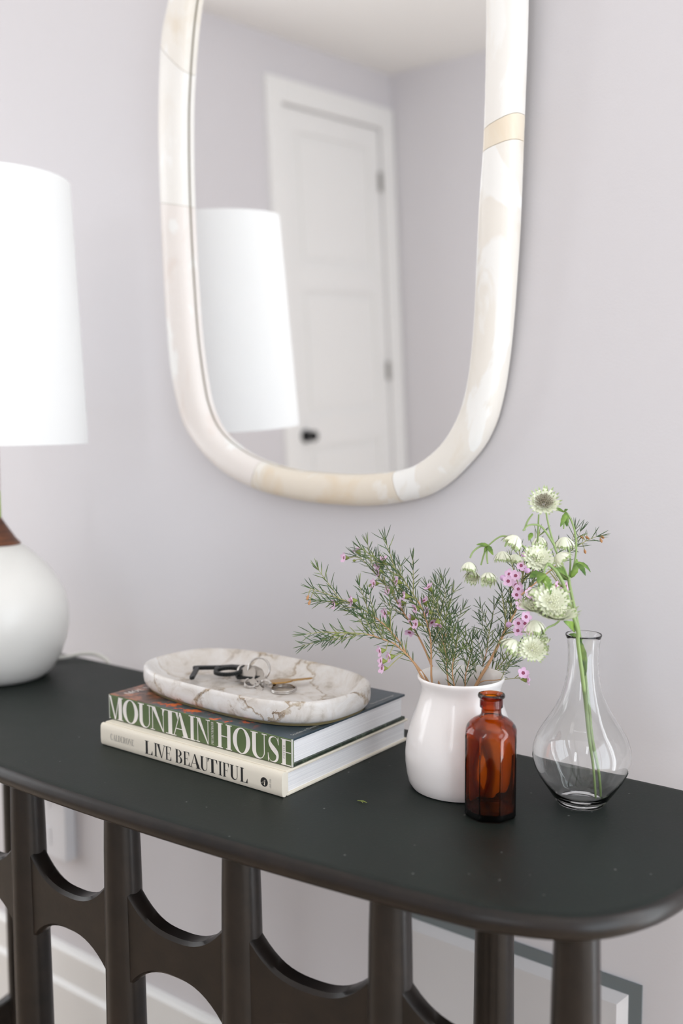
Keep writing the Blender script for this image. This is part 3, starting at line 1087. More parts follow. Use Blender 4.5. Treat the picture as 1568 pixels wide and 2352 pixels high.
def key(base, direction, up, L, mm, name):
    d = Vector(direction).normalized()
    n = Vector(up).normalized()
    n = (n - d * n.dot(d)).normalized()
    w = d.cross(n)

    def fn(u, v, h):
        return tuple(Vector(base) + d * u + w * v + n * h)
    mb = MB()
    mb.prism([(-.004, -.006), (.000, -.0105), (.012, -.0115), (.019, -.008), (.022, -.004), (.022, .004), (.019, .008), (.012, .0115), (.0, .0105), (-.004, .006)], fn, -0.001, 0.001)
    mb.prism([(.021, -.0036), (L, -.0036), (L + .003, -.001), (L + .001, .0022), (L - .004, .0036), (L - .007, .0020), (L - .011, .0040), (L - .015, .0024), (L - .018, .0038), (.021, .0038)], fn, -0.0008, 0.0008)
    return mb.build(name, M[mm], kr, bevel=0.0003, seg=1)


key((-0.8060, 0.8620, kz0 + 0.0140), (0.80, -0.30, -0.30), (0.25, -0.72, 0.62), 0.046, 'nickel', 'steel_key')
key((-0.8000, 0.8640, kz0 + 0.0130), (0.90, -0.05, -0.22), (0.2, -0.55, 0.8), 0.044, 'nickel', 'steel_key')
key((-0.7600, 0.8640, kz0 + 0.0065), (0.62, 0.78, 0.03), (-0.07, 0.056, 1.0), 0.044, 'brass', 'brass_key')

# ---------------------------------------------------------------- white ceramic vase
ce = mat('white_glazed_ceramic', (247, 242, 240), 0.16, 0.0, 0.5)
M['ceramic'] = ce
VC = (-0.5121, 0.8730)
vs = thing('ceramic_vase', 'white glazed ceramic vase with flared rim holding waxflower sprigs', 'vase', (VC[0], VC[1], H))
prof = [(0.0, .0040), (.046, .0040), (.0505, .0010), (.0535, .0060), (.0555, .0150), (.0570, .0270), (.0572, .0370), (.0560, .0500), (.0535, .0630), (.0490, .0760), (.0448, .0880), (.0418, .0980), (.0407, .1050), (.0414, .1100), (.0432, .1150), (.0446, .1180), (.0448, .1200), (.0440, .1213), (.0425, .1208), (.0405, .1165), (.0385, .1100), (.0382, .1050), (.0400, .0970), (.0440, .0850), (.0490, .0700), (.0520, .0550), (.0530, .0370), (.0500, .0140), (.044, .0080), (0.0, .0080)]
MB().lathe([(max(r, .0004), z * 0.962) for r, z in prof], 72, (VC[0], VC[1], H), cap0=True, cap1=True).build('vase_body', ce, vs, smooth=60)

# ---------------------------------------------------------------- amber bottle
am = bpy.data.materials.new('amber_glass')
am.use_nodes = True
ns, ls = am.node_tree.nodes, am.node_tree.links
b = ns['Principled BSDF']
b.inputs['Base Color'].default_value = (1, 1, 1, 1)
b.inputs['Roughness'].default_value = 0.02
b.inputs['IOR'].default_value = 1.5
b.inputs['Transmission Weight'].default_value = 1.0
va = ns.new('ShaderNodeVolumeAbsorption')
va.inputs['Color'].default_value = (0.895, 0.67, 0.0, 1)
va.inputs['Density'].default_value = 1600.0
ls.new(va.outputs[0], ns['Material Output'].inputs['Volume'])
BC = (-0.4500, 0.8245)
br = thing('amber_bottle', 'small octagonal amber glass bottle standing in front of the white vase', 'bottle', (BC[0], BC[1], H))
import numpy as _np
CAMR = math.atan2(0.606, 0.7955)


def oct_ring(R, z, rnd):
    """octagon (rnd 0) blended to a circle (rnd 1)"""
    out = []
    N = 64
    for i in range(N):
        a = 2 * PI * i / N
        k = (a % (PI / 4)) - PI / 8
        ro = R * math.cos(PI / 8) / math.cos(k)
        ro = min(ro, R * 0.994)
        r = ro * (1 - rnd) + R * 0.97 * rnd
        b_ = a + OCT
        out.append((BC[0] + r * math.cos(b_), BC[1] + r * math.sin(b_), H + z))
    return out


OCT = CAMR - PI / 2 - math.radians(-12.0)
R0 = 0.0262
outer = [(R0 * .86, .0006, .3), (R0 * .95, .0012, .1), (R0, .0040, 0), (R0, .0100, 0), (R0, .0790, 0), (R0 * .995, .0815, .25), (R0 * .97, .0845, .7), (R0 * .90, .0880, .95), (R0 * .78, .0915, 1), (R0 * .62, .0945, 1), (R0 * .46, .0965, 1), (R0 * .395, .0985, 1), (R0 * .375, .1010, 1), (R0 * .375, .1040, 1), (R0 * .40, .1050, 1), (R0 * .435, .1060, 1), (R0 * .435, .1135, 1), (R0 * .46, .1145, 1), (R0 * .505, .1155, 1), (R0 * .515, .1170, 1), (R0 * .49, .1183, 1), (R0 * .42, .1187, 1), (R0 * .34, .1180, 1), (R0 * .30, .1160, 1), (R0 * .285, .1100, 1), (R0 * .285, .0990, 1)]
inner = [(R0 * .40, .0945, 1), (R0 * .60, .0920, 1), (R0 * .76, .0885, 1), (R0 * .85, .0840, .8), (R0 * .89, .0800, .3), (R0 * .90, .0760, .05), (R0 * .90, .0120, .05), (R0 * .86, .0070, .5), (R0 * .7, .0050, .9), (R0 * .3, .0060, 1)]
MB().rings([oct_ring(*q) for q in outer + inner]).build('bottle_glass', am, br, smooth=22)

# ---------------------------------------------------------------- clear glass carafe
gmat = bpy.data.materials.new('clear_glass')
gmat.use_nodes = True
b = gmat.node_tree.nodes['Principled BSDF']
b.inputs['Base Color'].default_value = (0.99, 0.998, 0.995, 1)
b.inputs['Roughness'].default_value = 0.0
b.inputs['IOR'].default_value = 1.47
b.inputs['Transmission Weight'].default_value = 1.0
GC = (-0.3924, 0.9035)
gr = thing('glass_carafe', 'clear round-bellied glass carafe vase with narrow neck holding astrantia stems', 'vase', (GC[0], GC[1], H))
og = [(0.0008, 0.003), (0.015, 0.0026), (0.02, 0.0006), (0.0228, 0.001), (0.0262, 0.006), (0.033, 0.016), (0.04, 0.027), (0.0446, 0.037), (0.0466, 0.047), (0.046, 0.056), (0.0425, 0.067), (0.037, 0.077), (0.0305, 0.087), (0.0248, 0.097), (0.0205, 0.107), (0.0172, 0.118), (0.0152, 0.13), (0.0143, 0.142), (0.0143, 0.152), (0.0149, 0.16), (0.0158, 0.1652), (0.0168, 0.168), (0.0171, 0.169), (0.0168, 0.1697), (0.016, 0.1694)]
ig = [(0.015, 0.1652), (0.0139, 0.16), (0.0133, 0.152), (0.0133, 0.142), (0.0142, 0.13), (0.0162, 0.118), (0.0195, 0.107), (0.0238, 0.097), (0.0295, 0.087), (0.036, 0.077), (0.0415, 0.067), (0.045, 0.056), (0.0456, 0.047), (0.0436, 0.037), (0.039, 0.0272), (0.0319, 0.0166), (0.0248, 0.0076), (0.0195, 0.005), (0.0008, 0.0048)]
MB().lathe([(r * 1.03, z) for r, z in og + ig], 72, (GC[0], GC[1], H)).build('vase_glass', gmat, gr, smooth=60)

# ---------------------------------------------------------------- table lamp
LC = (-1.288, 0.849)
lm = thing('table_lamp', 'white round ceramic table lamp with tall white drum shade at the left', 'lamp', (LC[0], LC[1], H))
lw = mat('satin_white_ceramic', (240, 238, 233), 0.30, 0.0, 0.5)
lb_prof = [(0.0005, 0.0), (0.0557, 0.0), (0.0653, 0.0019), (0.0768, 0.0116), (0.0888, 0.031), (0.097, 0.0543), (0.1013, 0.0776), (0.102, 0.0941), (0.1003, 0.1115), (0.095, 0.13), (0.0854, 0.1484), (0.0725, 0.1659), (0.0576, 0.1814), (0.0451, 0.1921), (0.0361, 0.1984), (0.0326, 0.1993), (0.0005, 0.1993)]
MB().lathe(lb_prof, 72, (LC[0], LC[1], H)).build('lamp_base', lw, lm, smooth=50)
wd = mat('walnut_collar', (92, 56, 38), 0.42)
_n = noise(wd.node_tree, 20, 4, 0.6, stretch=(1, 1, 6))
_c = ramp(wd.node_tree, _n.outputs[0], [(0.35, (72, 42, 30)), (0.65, (122, 74, 48))])
wd.node_tree.links.new(_c.outputs[0], nodes(wd)[2].inputs['Base Color'])
MB().lathe([(.0357, .1988), (.0357, .2000), (.0290, .2075), (.0195, .2220), (.0112, .2350), (.0098, .2378), (.0005, .2378)], 48, (LC[0], LC[1], H)).build('wood_collar', wd, lm, smooth=40)
MB().lathe([(.0088, .2376), (.0093, .2395), (.0093, .2760), (.0085, .2780)], 32, (LC[0], LC[1], H)).build('green_ferrule', mat('green_ferrule', (150, 178, 48), 0.4), lm, smooth=40)
MB().lathe([(.0102, .2778), (.0102, .3950), (.004, .4000)], 32, (LC[0], LC[1], H)).build('socket_stem', mat('pale_stem', (222, 210, 206), 0.4), lm, smooth=40)
sh = mat('white_linen_shade', (247, 247, 246), 0.85)
_n = noise(sh.node_tree, 600, 2, 0.5, stretch=(1, 1, 2.5))
bump(sh, _n.outputs[0], 0.10, 0.0004)
so, si = [], []
for k in range(9):
    q = k / 8
    so.append((.1370 - .0150 * q, .3460 + .3740 * q))
prof = so + [(r - .0016, z) for r, z in reversed(so)]
shade = MB().lathe(prof, 96, (LC[0], LC[1], H), closed=True).build('lamp_shade', sh, lm, smooth=40)
spd = MB()
for k in range(3):
    a = k * 2 * PI / 3 + .4
    spd.tube([(LC[0], LC[1], H + .400), (LC[0] + .125 * math.cos(a), LC[1] + .125 * math.sin(a), H + .400), (LC[0] + .1345 * math.cos(a), LC[1] + .1345 * math.sin(a), H + .402)], .0012, 6)
spd.build('shade_spider', M['steel'], lm, smooth=40)
cord = spline([(-1.312, 0.925, H + .0036), (-1.306, 0.952, H + .0040), (-1.291, 0.970, H + .0055), (-1.281, 0.988, H + .0080), (-1.268, 1.003, H + .0075), (-1.252, 1.0125, H + .0010), (-1.243, 1.017, H - .014), (-1.25, 1.020, H - .06), (-1.32, 1.030, H - .20), (-1.44, 1.045, 0.50), (-1.52, 1.078, 0.455)], 8)
MB().tube(cord, .0031, 10).build('power_cord', mat('white_cord', (232, 230, 222), 0.4), lm, smooth=60)

# ---------------------------------------------------------------- flowers
SPRIGS={'A':[(-0.5421,0.8723,0.8591),(-0.5506,0.8661,0.8797),(-0.5662,0.855,0.9042),(-0.5733,0.8492,0.9187),(-0.5844,0.8405,0.935),(-0.5971,0.8302,0.948),(-0.6093,0.82,0.9579),(-0.6208,0.8099,0.9641),(-0.6338,0.7987,0.9708),(-0.643,0.7901,0.9752)],'B':[(-0.5338,0.8658,0.8574),(-0.5466,0.8522,0.8846),(-0.5516,0.8433,0.9008),(-0.5629,0.8298,0.9191),(-0.5722,0.8166,0.927),(-0.5808,0.8037,0.9327),(-0.5899,0.7901,0.9353),(-0.6001,0.7754,0.937),(-0.6072,0.7633,0.9387),(-0.617,0.7486,0.9378)],'C':[(-0.5364,0.8632,0.8529),(-0.5424,0.8649,0.8789),(-0.5448,0.8679,0.8932),(-0.5479,0.8716,0.918),(-0.5521,0.8732,0.9324),(-0.56,0.8727,0.9516),(-0.5706,0.8696,0.9676),(-0.586,0.8638,0.9906),(-0.5992,0.8578,0.999),(-0.6094,0.8539,1.0043),(-0.6197,0.8499,1.0109)],'D':[(-0.5358,0.8883,0.8471),(-0.5494,0.8873,0.873),(-0.564,0.886,0.9032),(-0.5755,0.8857,0.9212),(-0.5897,0.8835,0.9408),(-0.5995,0.8837,0.9531),(-0.6131,0.8818,0.9702),(-0.6264,0.8793,0.9827),(-0.6375,0.8784,0.9929),(-0.6485,0.8772,0.9994)],'E':[(-0.5271,0.8826,0.85),(-0.5345,0.885,0.873),(-0.5398,0.8891,0.8976),(-0.5454,0.892,0.9146),(-0.5507,0.896,0.9372),(-0.5583,0.8968,0.9494),(-0.5644,0.8994,0.9654)],'K':[(-0.531,0.8981,0.8456),(-0.5423,0.8988,0.8711),(-0.5476,0.9037,0.8941),(-0.5528,0.9086,0.9153),(-0.5558,0.915,0.9349),(-0.5561,0.9227,0.9495),(-0.5556,0.9309,0.9623)],'F':[(-0.5162,0.8909,0.8499),(-0.5165,0.8893,0.8782),(-0.5129,0.8892,0.8949),(-0.5088,0.8892,0.908),(-0.5074,0.8873,0.9228)],'L':[(-0.5116,0.8698,0.8557),(-0.5165,0.8646,0.8835),(-0.5155,0.8628,0.9021),(-0.5116,0.863,0.9185),(-0.5092,0.8621,0.9347)],'G':[(-0.5156,0.9036,0.847),(-0.5146,0.9135,0.8704),(-0.5119,0.9253,0.8997),(-0.5126,0.9337,0.9218),(-0.5117,0.944,0.9497)],'H':[(-0.5159,0.8906,0.8453),(-0.5096,0.9028,0.8726),(-0.5018,0.9155,0.8941),(-0.4961,0.9265,0.9143),(-0.4906,0.9372,0.9338),(-0.487,0.9458,0.9484),(-0.4861,0.9534,0.9713),(-0.4856,0.96,0.9884),(-0.4809,0.9706,1.0117),(-0.4772,0.9794,1.0271)],'I':[(-0.4778,0.9335,0.9633),(-0.4635,0.9528,0.9806),(-0.4519,0.9697,0.9953),(-0.443,0.9844,1.0093),(-0.4334,0.9991,1.0183),(-0.4235,1.0137,1.0241)],'J':[(-0.5125,0.8937,0.8499),(-0.5014,0.891,0.8756),(-0.4815,0.8927,0.882),(-0.464,0.8924,0.8862),(-0.4519,0.8878,0.8904)],'M':[(-0.5242,0.9094,0.8441),(-0.5107,0.9179,0.8692),(-0.4993,0.9235,0.883),(-0.4908,0.9267,0.8953),(-0.4844,0.928,0.9054)]}
BLOSSOMS={'A':[(-0.6259,0.8074,0.9579,'L'),(-0.6085,0.8149,0.9624,'L'),(-0.5916,0.851,0.9455,'L')],'B':[(-0.5655,0.8045,0.9175,'L'),(-0.5641,0.8044,0.9075,'L'),(-0.5628,0.8045,0.9003,'L'),(-0.5632,0.8178,0.909,'L')],'D':[(-0.659,0.8689,0.9971,'L'),(-0.6479,0.8783,1.0056,'U'),(-0.6232,0.8826,0.9886,'L'),(-0.6195,0.8784,0.9839,'L'),(-0.6198,0.8705,0.9719,'L'),(-0.6013,0.8712,0.9654,'L'),(-0.6095,0.8841,0.9664,'L'),(-0.5902,0.8781,0.9522,'L'),(-0.5754,0.8752,0.9387,'L'),(-0.5755,0.8733,0.9234,'D')],'C':[(-0.6022,0.8621,1.0007,'U'),(-0.5836,0.861,0.9787,'L'),(-0.5708,0.8566,0.9653,'L'),(-0.5636,0.8667,0.951,'L'),(-0.5596,0.8617,0.9358,'L')],'E':[(-0.5616,0.8895,0.971,'U'),(-0.5563,0.878,0.9465,'L'),(-0.542,0.875,0.9357,'D'),(-0.552,0.8801,0.936,'D'),(-0.565,0.8852,0.9563,'U')],'J':[(-0.4501,0.8898,0.8947,'O'),(-0.4463,0.8919,0.8882,'R')],'H':[(-0.4762,0.9056,0.9834,'O'),(-0.475,0.9195,0.9873,'O'),(-0.4899,0.9333,0.9858,'O'),(-0.4948,0.9291,0.9821,'B'),(-0.4733,0.9186,0.9675,'O'),(-0.4579,0.9181,0.9711,'O'),(-0.4645,0.9116,0.9594,'O'),(-0.4553,0.9048,0.9489,'O'),(-0.461,0.8997,0.9426,'O'),(-0.4472,0.8971,0.9377,'O'),(-0.4658,0.9075,0.933,'O'),(-0.469,0.9267,1.009,'B'),(-0.4659,0.9271,0.9929,'B'),(-0.4625,0.942,0.9893,'B'),(-0.4526,0.9382,1.0011,'B'),(-0.4814,0.938,0.9703,'O'),(-0.4827,0.9202,0.9351,'B'),(-0.4649,0.9215,0.9383,'O'),(-0.4647,0.937,0.9622,'B'),(-0.4849,0.9506,0.9933,'O'),(-0.4646,0.9497,0.9615,'B'),(-0.4881,0.9458,0.9728,'O')],'I':[(-0.4546,0.9711,0.9714,'R'),(-0.4544,0.9962,0.9679,'R'),(-0.46,0.9787,0.9631,'B'),(-0.4582,0.9928,0.9638,'B'),(-0.4553,1.0008,0.9599,'B')]}
BUDS={'A':[(-0.6431,0.7883,0.9613),(-0.6448,0.7877,0.9664)],'I':[(-0.4349,1.0005,1.0072),(-0.4218,1.0119,1.019),(-0.421,1.0129,1.0225),(-0.4381,0.9998,1.0221),(-0.4333,1.0034,1.0214)],'D':[(-0.6409,0.8636,0.9961),(-0.6255,0.8722,0.9695)]}
ASTRANTIA={'1':{'stems':[[(-0.3751,0.9137,0.773),(-0.3781,0.913,0.8004),(-0.3853,0.9103,0.8373),(-0.3893,0.9097,0.8719),(-0.393,0.9086,0.9),(-0.3976,0.9073,0.9323),(-0.4022,0.9054,0.9586),(-0.4074,0.9029,0.9849),(-0.4079,0.9017,0.9916)],[(-0.4079,0.9017,0.9916),(-0.4058,0.9076,1.0042),(-0.4055,0.9124,1.0202),(-0.4079,0.915,1.0352),(-0.4121,0.9159,1.047),(-0.4173,0.9156,1.0555),(-0.4223,0.9148,1.0581),(-0.4278,0.9136,1.0601)],[(-0.4079,0.9017,0.9916),(-0.4076,0.9039,1.0078),(-0.4091,0.9041,1.0197),(-0.411,0.9039,1.0295)],[(-0.4079,0.9017,0.9916),(-0.4088,0.8939,1.0024),(-0.4099,0.8859,1.013),(-0.4109,0.8778,1.0225)],[(-0.4152,0.887,1.0211),(-0.4173,0.8876,1.0263),(-0.4216,0.8875,1.0391),(-0.4254,0.8877,1.0529),(-0.4272,0.8888,1.0604)],[(-0.4168,0.8865,1.0265),(-0.4216,0.8816,1.0375),(-0.4263,0.8764,1.0457),(-0.4314,0.8702,1.0476),(-0.4351,0.8647,1.0463),(-0.437,0.8603,1.0422)],[(-0.437,0.8628,1.0425),(-0.4368,0.869,1.0506),(-0.4351,0.8761,1.0571)],[(-0.4387,0.895,1.0262),(-0.4368,0.892,1.0421),(-0.4348,0.8888,1.0556)],[(-0.4188,0.9136,1.0556),(-0.419,0.9126,1.048),(-0.4189,0.9118,1.0403)],[(-0.4079,0.9017,0.9916),(-0.4147,0.8979,0.998),(-0.4231,0.893,1.0056),(-0.4305,0.8885,1.011),(-0.4361,0.8853,1.0148),(-0.4413,0.8824,1.0185),(-0.4493,0.8778,1.0272),(-0.4567,0.8734,1.0326),(-0.4631,0.8693,1.0345),(-0.4684,0.8655,1.0317),(-0.4736,0.8615,1.0263),(-0.4756,0.8603,1.0244)],[(-0.4756,0.8603,1.0244),(-0.4807,0.8543,1.0241),(-0.4848,0.8485,1.0194),(-0.4861,0.8448,1.0137)],[(-0.4756,0.8603,1.0244),(-0.4789,0.8601,1.017),(-0.4821,0.8594,1.0052)],[(-0.4756,0.8603,1.0244),(-0.4733,0.8549,1.0169),(-0.4697,0.8504,1.0089)],[(-0.4594,0.8737,1.033),(-0.4608,0.872,1.0281),(-0.4619,0.8707,1.0237)],[(-0.4508,0.8855,1.0241),(-0.4541,0.8827,1.0214),(-0.4557,0.881,1.0176)]],'fl':[(-0.4226,0.8742,1.0676,0.0165,'T'),(-0.4159,0.9069,1.0332,0.015,'D'),(-0.4056,0.8691,1.0212,0.0135,'DR'),(-0.4386,0.8522,1.0376,0.015,'DL'),(-0.4395,0.9014,1.0322,0.0125,'D'),(-0.4242,0.8681,1.0257,0.0145,'DL'),(-0.4222,0.862,1.0148,0.016,'C'),(-0.4867,0.8438,1.0099,0.0115,'D'),(-0.4877,0.8543,0.9981,0.012,'CD'),(-0.469,0.8498,0.9998,0.0135,'D2'),(-0.4634,0.869,1.0194,0.013,'D'),(-0.4583,0.885,1.0152,0.011,'D')],'lv':[((-0.4065,0.9031,0.9937),(-0.4006,0.9035,1.0128),0.007),((-0.4008,0.9028,1.0085),(-0.3871,0.8933,0.999),0.0055),((-0.4029,0.9076,1.0089),(-0.3934,0.92,0.9985),0.0055),((-0.4091,0.9011,0.9937),(-0.4113,0.8755,1.0055),0.01),((-0.4081,0.9016,0.9916),(-0.4243,0.9085,0.9947),0.009),((-0.4175,0.9147,1.0567),(-0.4173,0.9007,1.0436),0.005),((-0.4179,0.9143,1.0556),(-0.4164,0.9139,1.0425),0.005),((-0.4278,0.9136,1.0601),(-0.4197,0.913,1.0567),0.003),((-0.4193,0.9134,1.0572),(-0.4145,0.9111,1.0602),0.003),((-0.4323,0.8698,1.0395),(-0.4322,0.8628,1.0327),0.0045),((-0.4746,0.8612,1.0249),(-0.4817,0.8496,1.0267),0.0035),((-0.4754,0.8605,1.0249),(-0.4658,0.8543,1.017),0.0045),((-0.4758,0.8601,1.0238),(-0.4753,0.8536,1.0191),0.003)]},'2':{'stems':[[(-0.3738,0.8965,0.78),(-0.3764,0.8949,0.8126),(-0.3803,0.8921,0.843),(-0.3836,0.8902,0.8774),(-0.3866,0.8877,0.9053),(-0.3901,0.8852,0.9352),(-0.3899,0.8833,0.9473),(-0.3949,0.8785,0.968),(-0.3999,0.8738,0.9896),(-0.4044,0.8684,1.0027),(-0.4087,0.8626,1.0105),(-0.4101,0.8583,1.0125)],[(-0.4101,0.8583,1.0125),(-0.4108,0.8541,1.0082),(-0.4102,0.8507,1.0023)],[(-0.4018,0.8911,0.9685),(-0.4087,0.8793,0.9533),(-0.4145,0.8696,0.9488),(-0.4168,0.8625,0.9433),(-0.4173,0.8567,0.9378)],[(-0.4137,0.8607,0.9483),(-0.4141,0.8595,0.9409),(-0.4139,0.8591,0.9367)],[(-0.4102,0.8507,1.0023),(-0.4104,0.8477,0.9954),(-0.4075,0.8468,0.9874),(-0.4016,0.8487,0.9824)],[(-0.4102,0.8507,1.0023),(-0.4135,0.8472,0.993),(-0.4129,0.8464,0.9826),(-0.4109,0.8471,0.9754)]],'fl':[(-0.4108,0.8488,0.9899,0.015,'DL'),(-0.3996,0.8435,0.9792,0.0185,'C'),(-0.4129,0.8386,0.9706,0.017,'S'),(-0.3922,0.8412,0.9653,0.0215,'S'),(-0.432,0.8395,0.94,0.0165,'DL'),(-0.4175,0.8432,0.9317,0.0155,'C'),(-0.4191,0.8515,0.9588,0.015,'D'),(-0.4121,0.8543,0.9373,0.008,'BUD'),(-0.4116,0.8536,0.9284,0.009,'BUD'),(-0.4201,0.855,0.9415,0.007,'BUD')],'lv':[((-0.4103,0.8508,1.0034),(-0.4,0.844,0.9859),0.008),((-0.4107,0.8505,1.0034),(-0.4187,0.8378,1.0011),0.01),((-0.4099,0.8512,1.0044),(-0.4078,0.8331,0.9976),0.008),((-0.3941,0.8878,0.9449),(-0.3973,0.868,0.9576),0.0085),((-0.3925,0.8945,0.937),(-0.3991,0.8837,0.9418),0.005),((-0.3941,0.8992,0.9342),(-0.3877,0.9004,0.9025),0.006),((-0.3967,0.9032,0.931),(-0.3927,0.9081,0.8936),0.006)]}}

M['stem_brown'] = mat('waxflower_bark', (196, 152, 112), 0.6)
M['stem_green'] = mat('waxflower_green_twig', (158, 156, 100), 0.55)
nd = mat('needle_leaf', (78, 102, 58), 0.45)
_n = noise(nd.node_tree, 60, 3, 0.5)
_c = ramp(nd.node_tree, _n.outputs[0], [(0.3, (50, 76, 48)), (0.52, (74, 100, 58)), (0.70, (142, 154, 86))])
nd.node_tree.links.new(_c.outputs[0], nodes(nd)[2].inputs['Base Color'])
M['needle'] = nd
M['petal'] = mat('pink_petal', (232, 194, 224), 0.5)
M['crimson'] = mat('crimson_centre', (146, 62, 96), 0.5)
M['calyx'] = mat('olive_calyx', (128, 140, 62), 0.5)
M['bud'] = mat('mauve_bud', (226, 184, 226), 0.45)
M['rust_bud'] = mat('rust_bud', (190, 138, 92), 0.5)

RC = Vector((0.7955, 0.6059, 0))
TC = Vector((0.600, -0.787, 0.12)).normalized()
UP = Vector((0, 0, 1))
rnd = random.Random(11)


def resample(pts, step):
    pts = [Vector(p) for p in pts]
    out = [pts[0].copy()]
    acc = 0.0
    for a, b in zip(pts, pts[1:]):
        d = (b - a).length
        while acc + d >= step:
            a = a + (b - a) * ((step - acc) / d)
            d = (b - a).length
            out.append(a.copy())
            acc = 0.0
        acc += d
    return out


def needle(mb, p, d, L, r):
    d = d.normalized()
    side = d.cross(Vector((rnd.uniform(-1, 1), rnd.uniform(-1, 1), rnd.uniform(-1, 1)))).normalized()
    c = UP * rnd.uniform(.0, .30) + side * rnd.uniform(-.25, .25)
    mb.tube([p, p + d * L * .4 + c * L * .08, p + d * L * .75 + c * L * .22, p + d * L + c * L * .42], [r * .6, r, r * .9, r * .25], 4, cap=False)


def clothe(mb, pts, f0=0.0, step=.0050, L=.0150, r=.00046, tip=True):
    q = resample(pts, step)
    n = len(q)
    ph = rnd.uniform(0, 6)
    for i in range(int(n * f0), n):
        t = (q[min(i + 1, n - 1)] - q[max(i - 1, 0)])
        if t.length < 1e-7:
            continue
        t.normalize()
        o = t.orthogonal().normalized()
        w = t.cross(o)
        for s in (0, PI):
            a = ph + i * 1.45 + s + rnd.uniform(-.35, .35)
            rad = o * math.cos(a) + w * math.sin(a)
            k = rnd.uniform(.55, 1.0)
            needle(mb, q[i], t * k + rad * rnd.uniform(.55, .95), L * rnd.uniform(.65, 1.25), r * rnd.uniform(.8, 1.25))
    if tip and n > 2:
        t = (q[-1] - q[-3]).normalized()
        for _ in range(3):
            needle(mb, q[-1], t + Vector((rnd.uniform(-.4, .4), rnd.uniform(-.4, .4), rnd.uniform(-.4, .4))), L, r)


FACE = {'L': -RC * .92 + TC * .30 + UP * .05, 'O': TC * .95 + UP * .15, 'U': UP * .8 - RC * .45 + TC * .2, 'D': UP * -.7 + TC * .5, 'R': RC * .85 + TC * .4 + UP * -.2, 'B': TC}


def frame(nv):
    nv = Vector(nv).normalized()
    a = nv.orthogonal().normalized()
    return nv, a, nv.cross(a)


def wax_flower(p, kind, parent):
    p = Vector(p)
    nv = Vector(FACE[kind]) + Vector((rnd.uniform(-.25, .25), rnd.uniform(-.25, .25), rnd.uniform(-.25, .25)))
    nv, a, b = frame(nv)
    if kind == 'B':
        mb = MB()
        rs = []
        for k in range(7):
            f = PI * k / 6
            rr_ = max(.0033 * math.sin(f), .0002)
            rs.append([tuple(p + nv * (-.0033 * math.cos(f)) + (a * math.cos(x * PI / 5) + b * math.sin(x * PI / 5)) * rr_) for x in range(10)])
        mb.rings(rs)
        o = mb.build('flower_bud', M['bud'], parent, smooth=70)
        tips = [p - nv * .0030, p - nv * .0065]
        MB().tube(tips, [.0024, .0008], 8).build('calyx', M['calyx'], o, smooth=60)
        return p - nv * .0065
    mb = MB()
    ph = rnd.uniform(0, 2)
    for k in range(5):
        th = ph + k * 2 * PI / 5
        d = a * math.cos(th) + b * math.sin(th)
        e = nv.cross(d)
        c = p + d * .0037 + nv * .0004
        rim_ = []
        for j in range(10):
            x = 2 * PI * j / 10
            rr_ = .00235
            u_, v_ = rr_ * math.cos(x), rr_ * 1.05 * math.sin(x)
            rim_.append(c + d * u_ + e * v_ + nv * (.0009 * (u_ / rr_ + .4) ** 2))
        base = len(mb.v)
        mb.add([c - nv * .0002] + rim_ + [c - nv * .0007], [(0, 1 + j, 1 + (j + 1) % 10) for j in range(10)] + [(11, 1 + (j + 1) % 10, 1 + j) for j in range(10)])
    o = mb.build('flower', M['petal'], parent, smooth=70, solid_fix=False)
    MB().tube([p - nv * .0003, p + nv * .0007, p + nv * .0009], [.0019, .0018, .0009], 12).build('flower_centre', M['crimson'], o, smooth=60)
    MB().tube([p - nv * .0002, p - nv * .0022, p - nv * .0048, p - nv * .0062], [.0028, .0028, .0015, .0007], 10).build('calyx', M['calyx'], o, smooth=60)
    return p - nv * .0062


def nearest(pts, p):
    return min(pts, key=lambda q: (q - p).length)


SPR = {
    'A': ('waxflower sprig arching farthest upper left with one bud-tipped end', .0012, 9, .32),
    'B': ('waxflower sprig reaching low to the left over the tray with bare needle tip', .0011, 7, .30),
    'C': ('tallest waxflower sprig leaning left, dense needles along its top', .0012, 10, .25),
    'D': ('brown-stemmed waxflower sprig behind, rows of side-facing pink flowers to the left', .0013, 7, .40),
    'E': ('waxflower sprig rising from the middle of the vase with pink flowers midway', .0010, 8, .25),
    'K': ('leafy waxflower sprig curving to the right above the middle of the vase', .0009, 7, .25),
    'F': ('short needle sprig standing upright near the middle of the white vase', .0009, 4, .30),
    'L': ('short flowerless waxflower sprig low at the front of the white vase', .0009, 4, .30),
    'G': ('upright flowerless waxflower sprig between the vase and the pink cluster', .0009, 5, .25),
    'H': ('thick tan waxflower branch leaning right with a cluster of open pink flowers', .0020, 10, .35),
    'I': ('waxflower twig with rust-coloured buds sticking out far right behind the white flowers', .0009, 4, .10),
    'J': ('short waxflower sprig lying over the right rim of the vase with two pink flowers', .0008, 1, .30),
    'M': ('small needle tuft beside the right rim of the white vase', .0009, 4, .30),
}
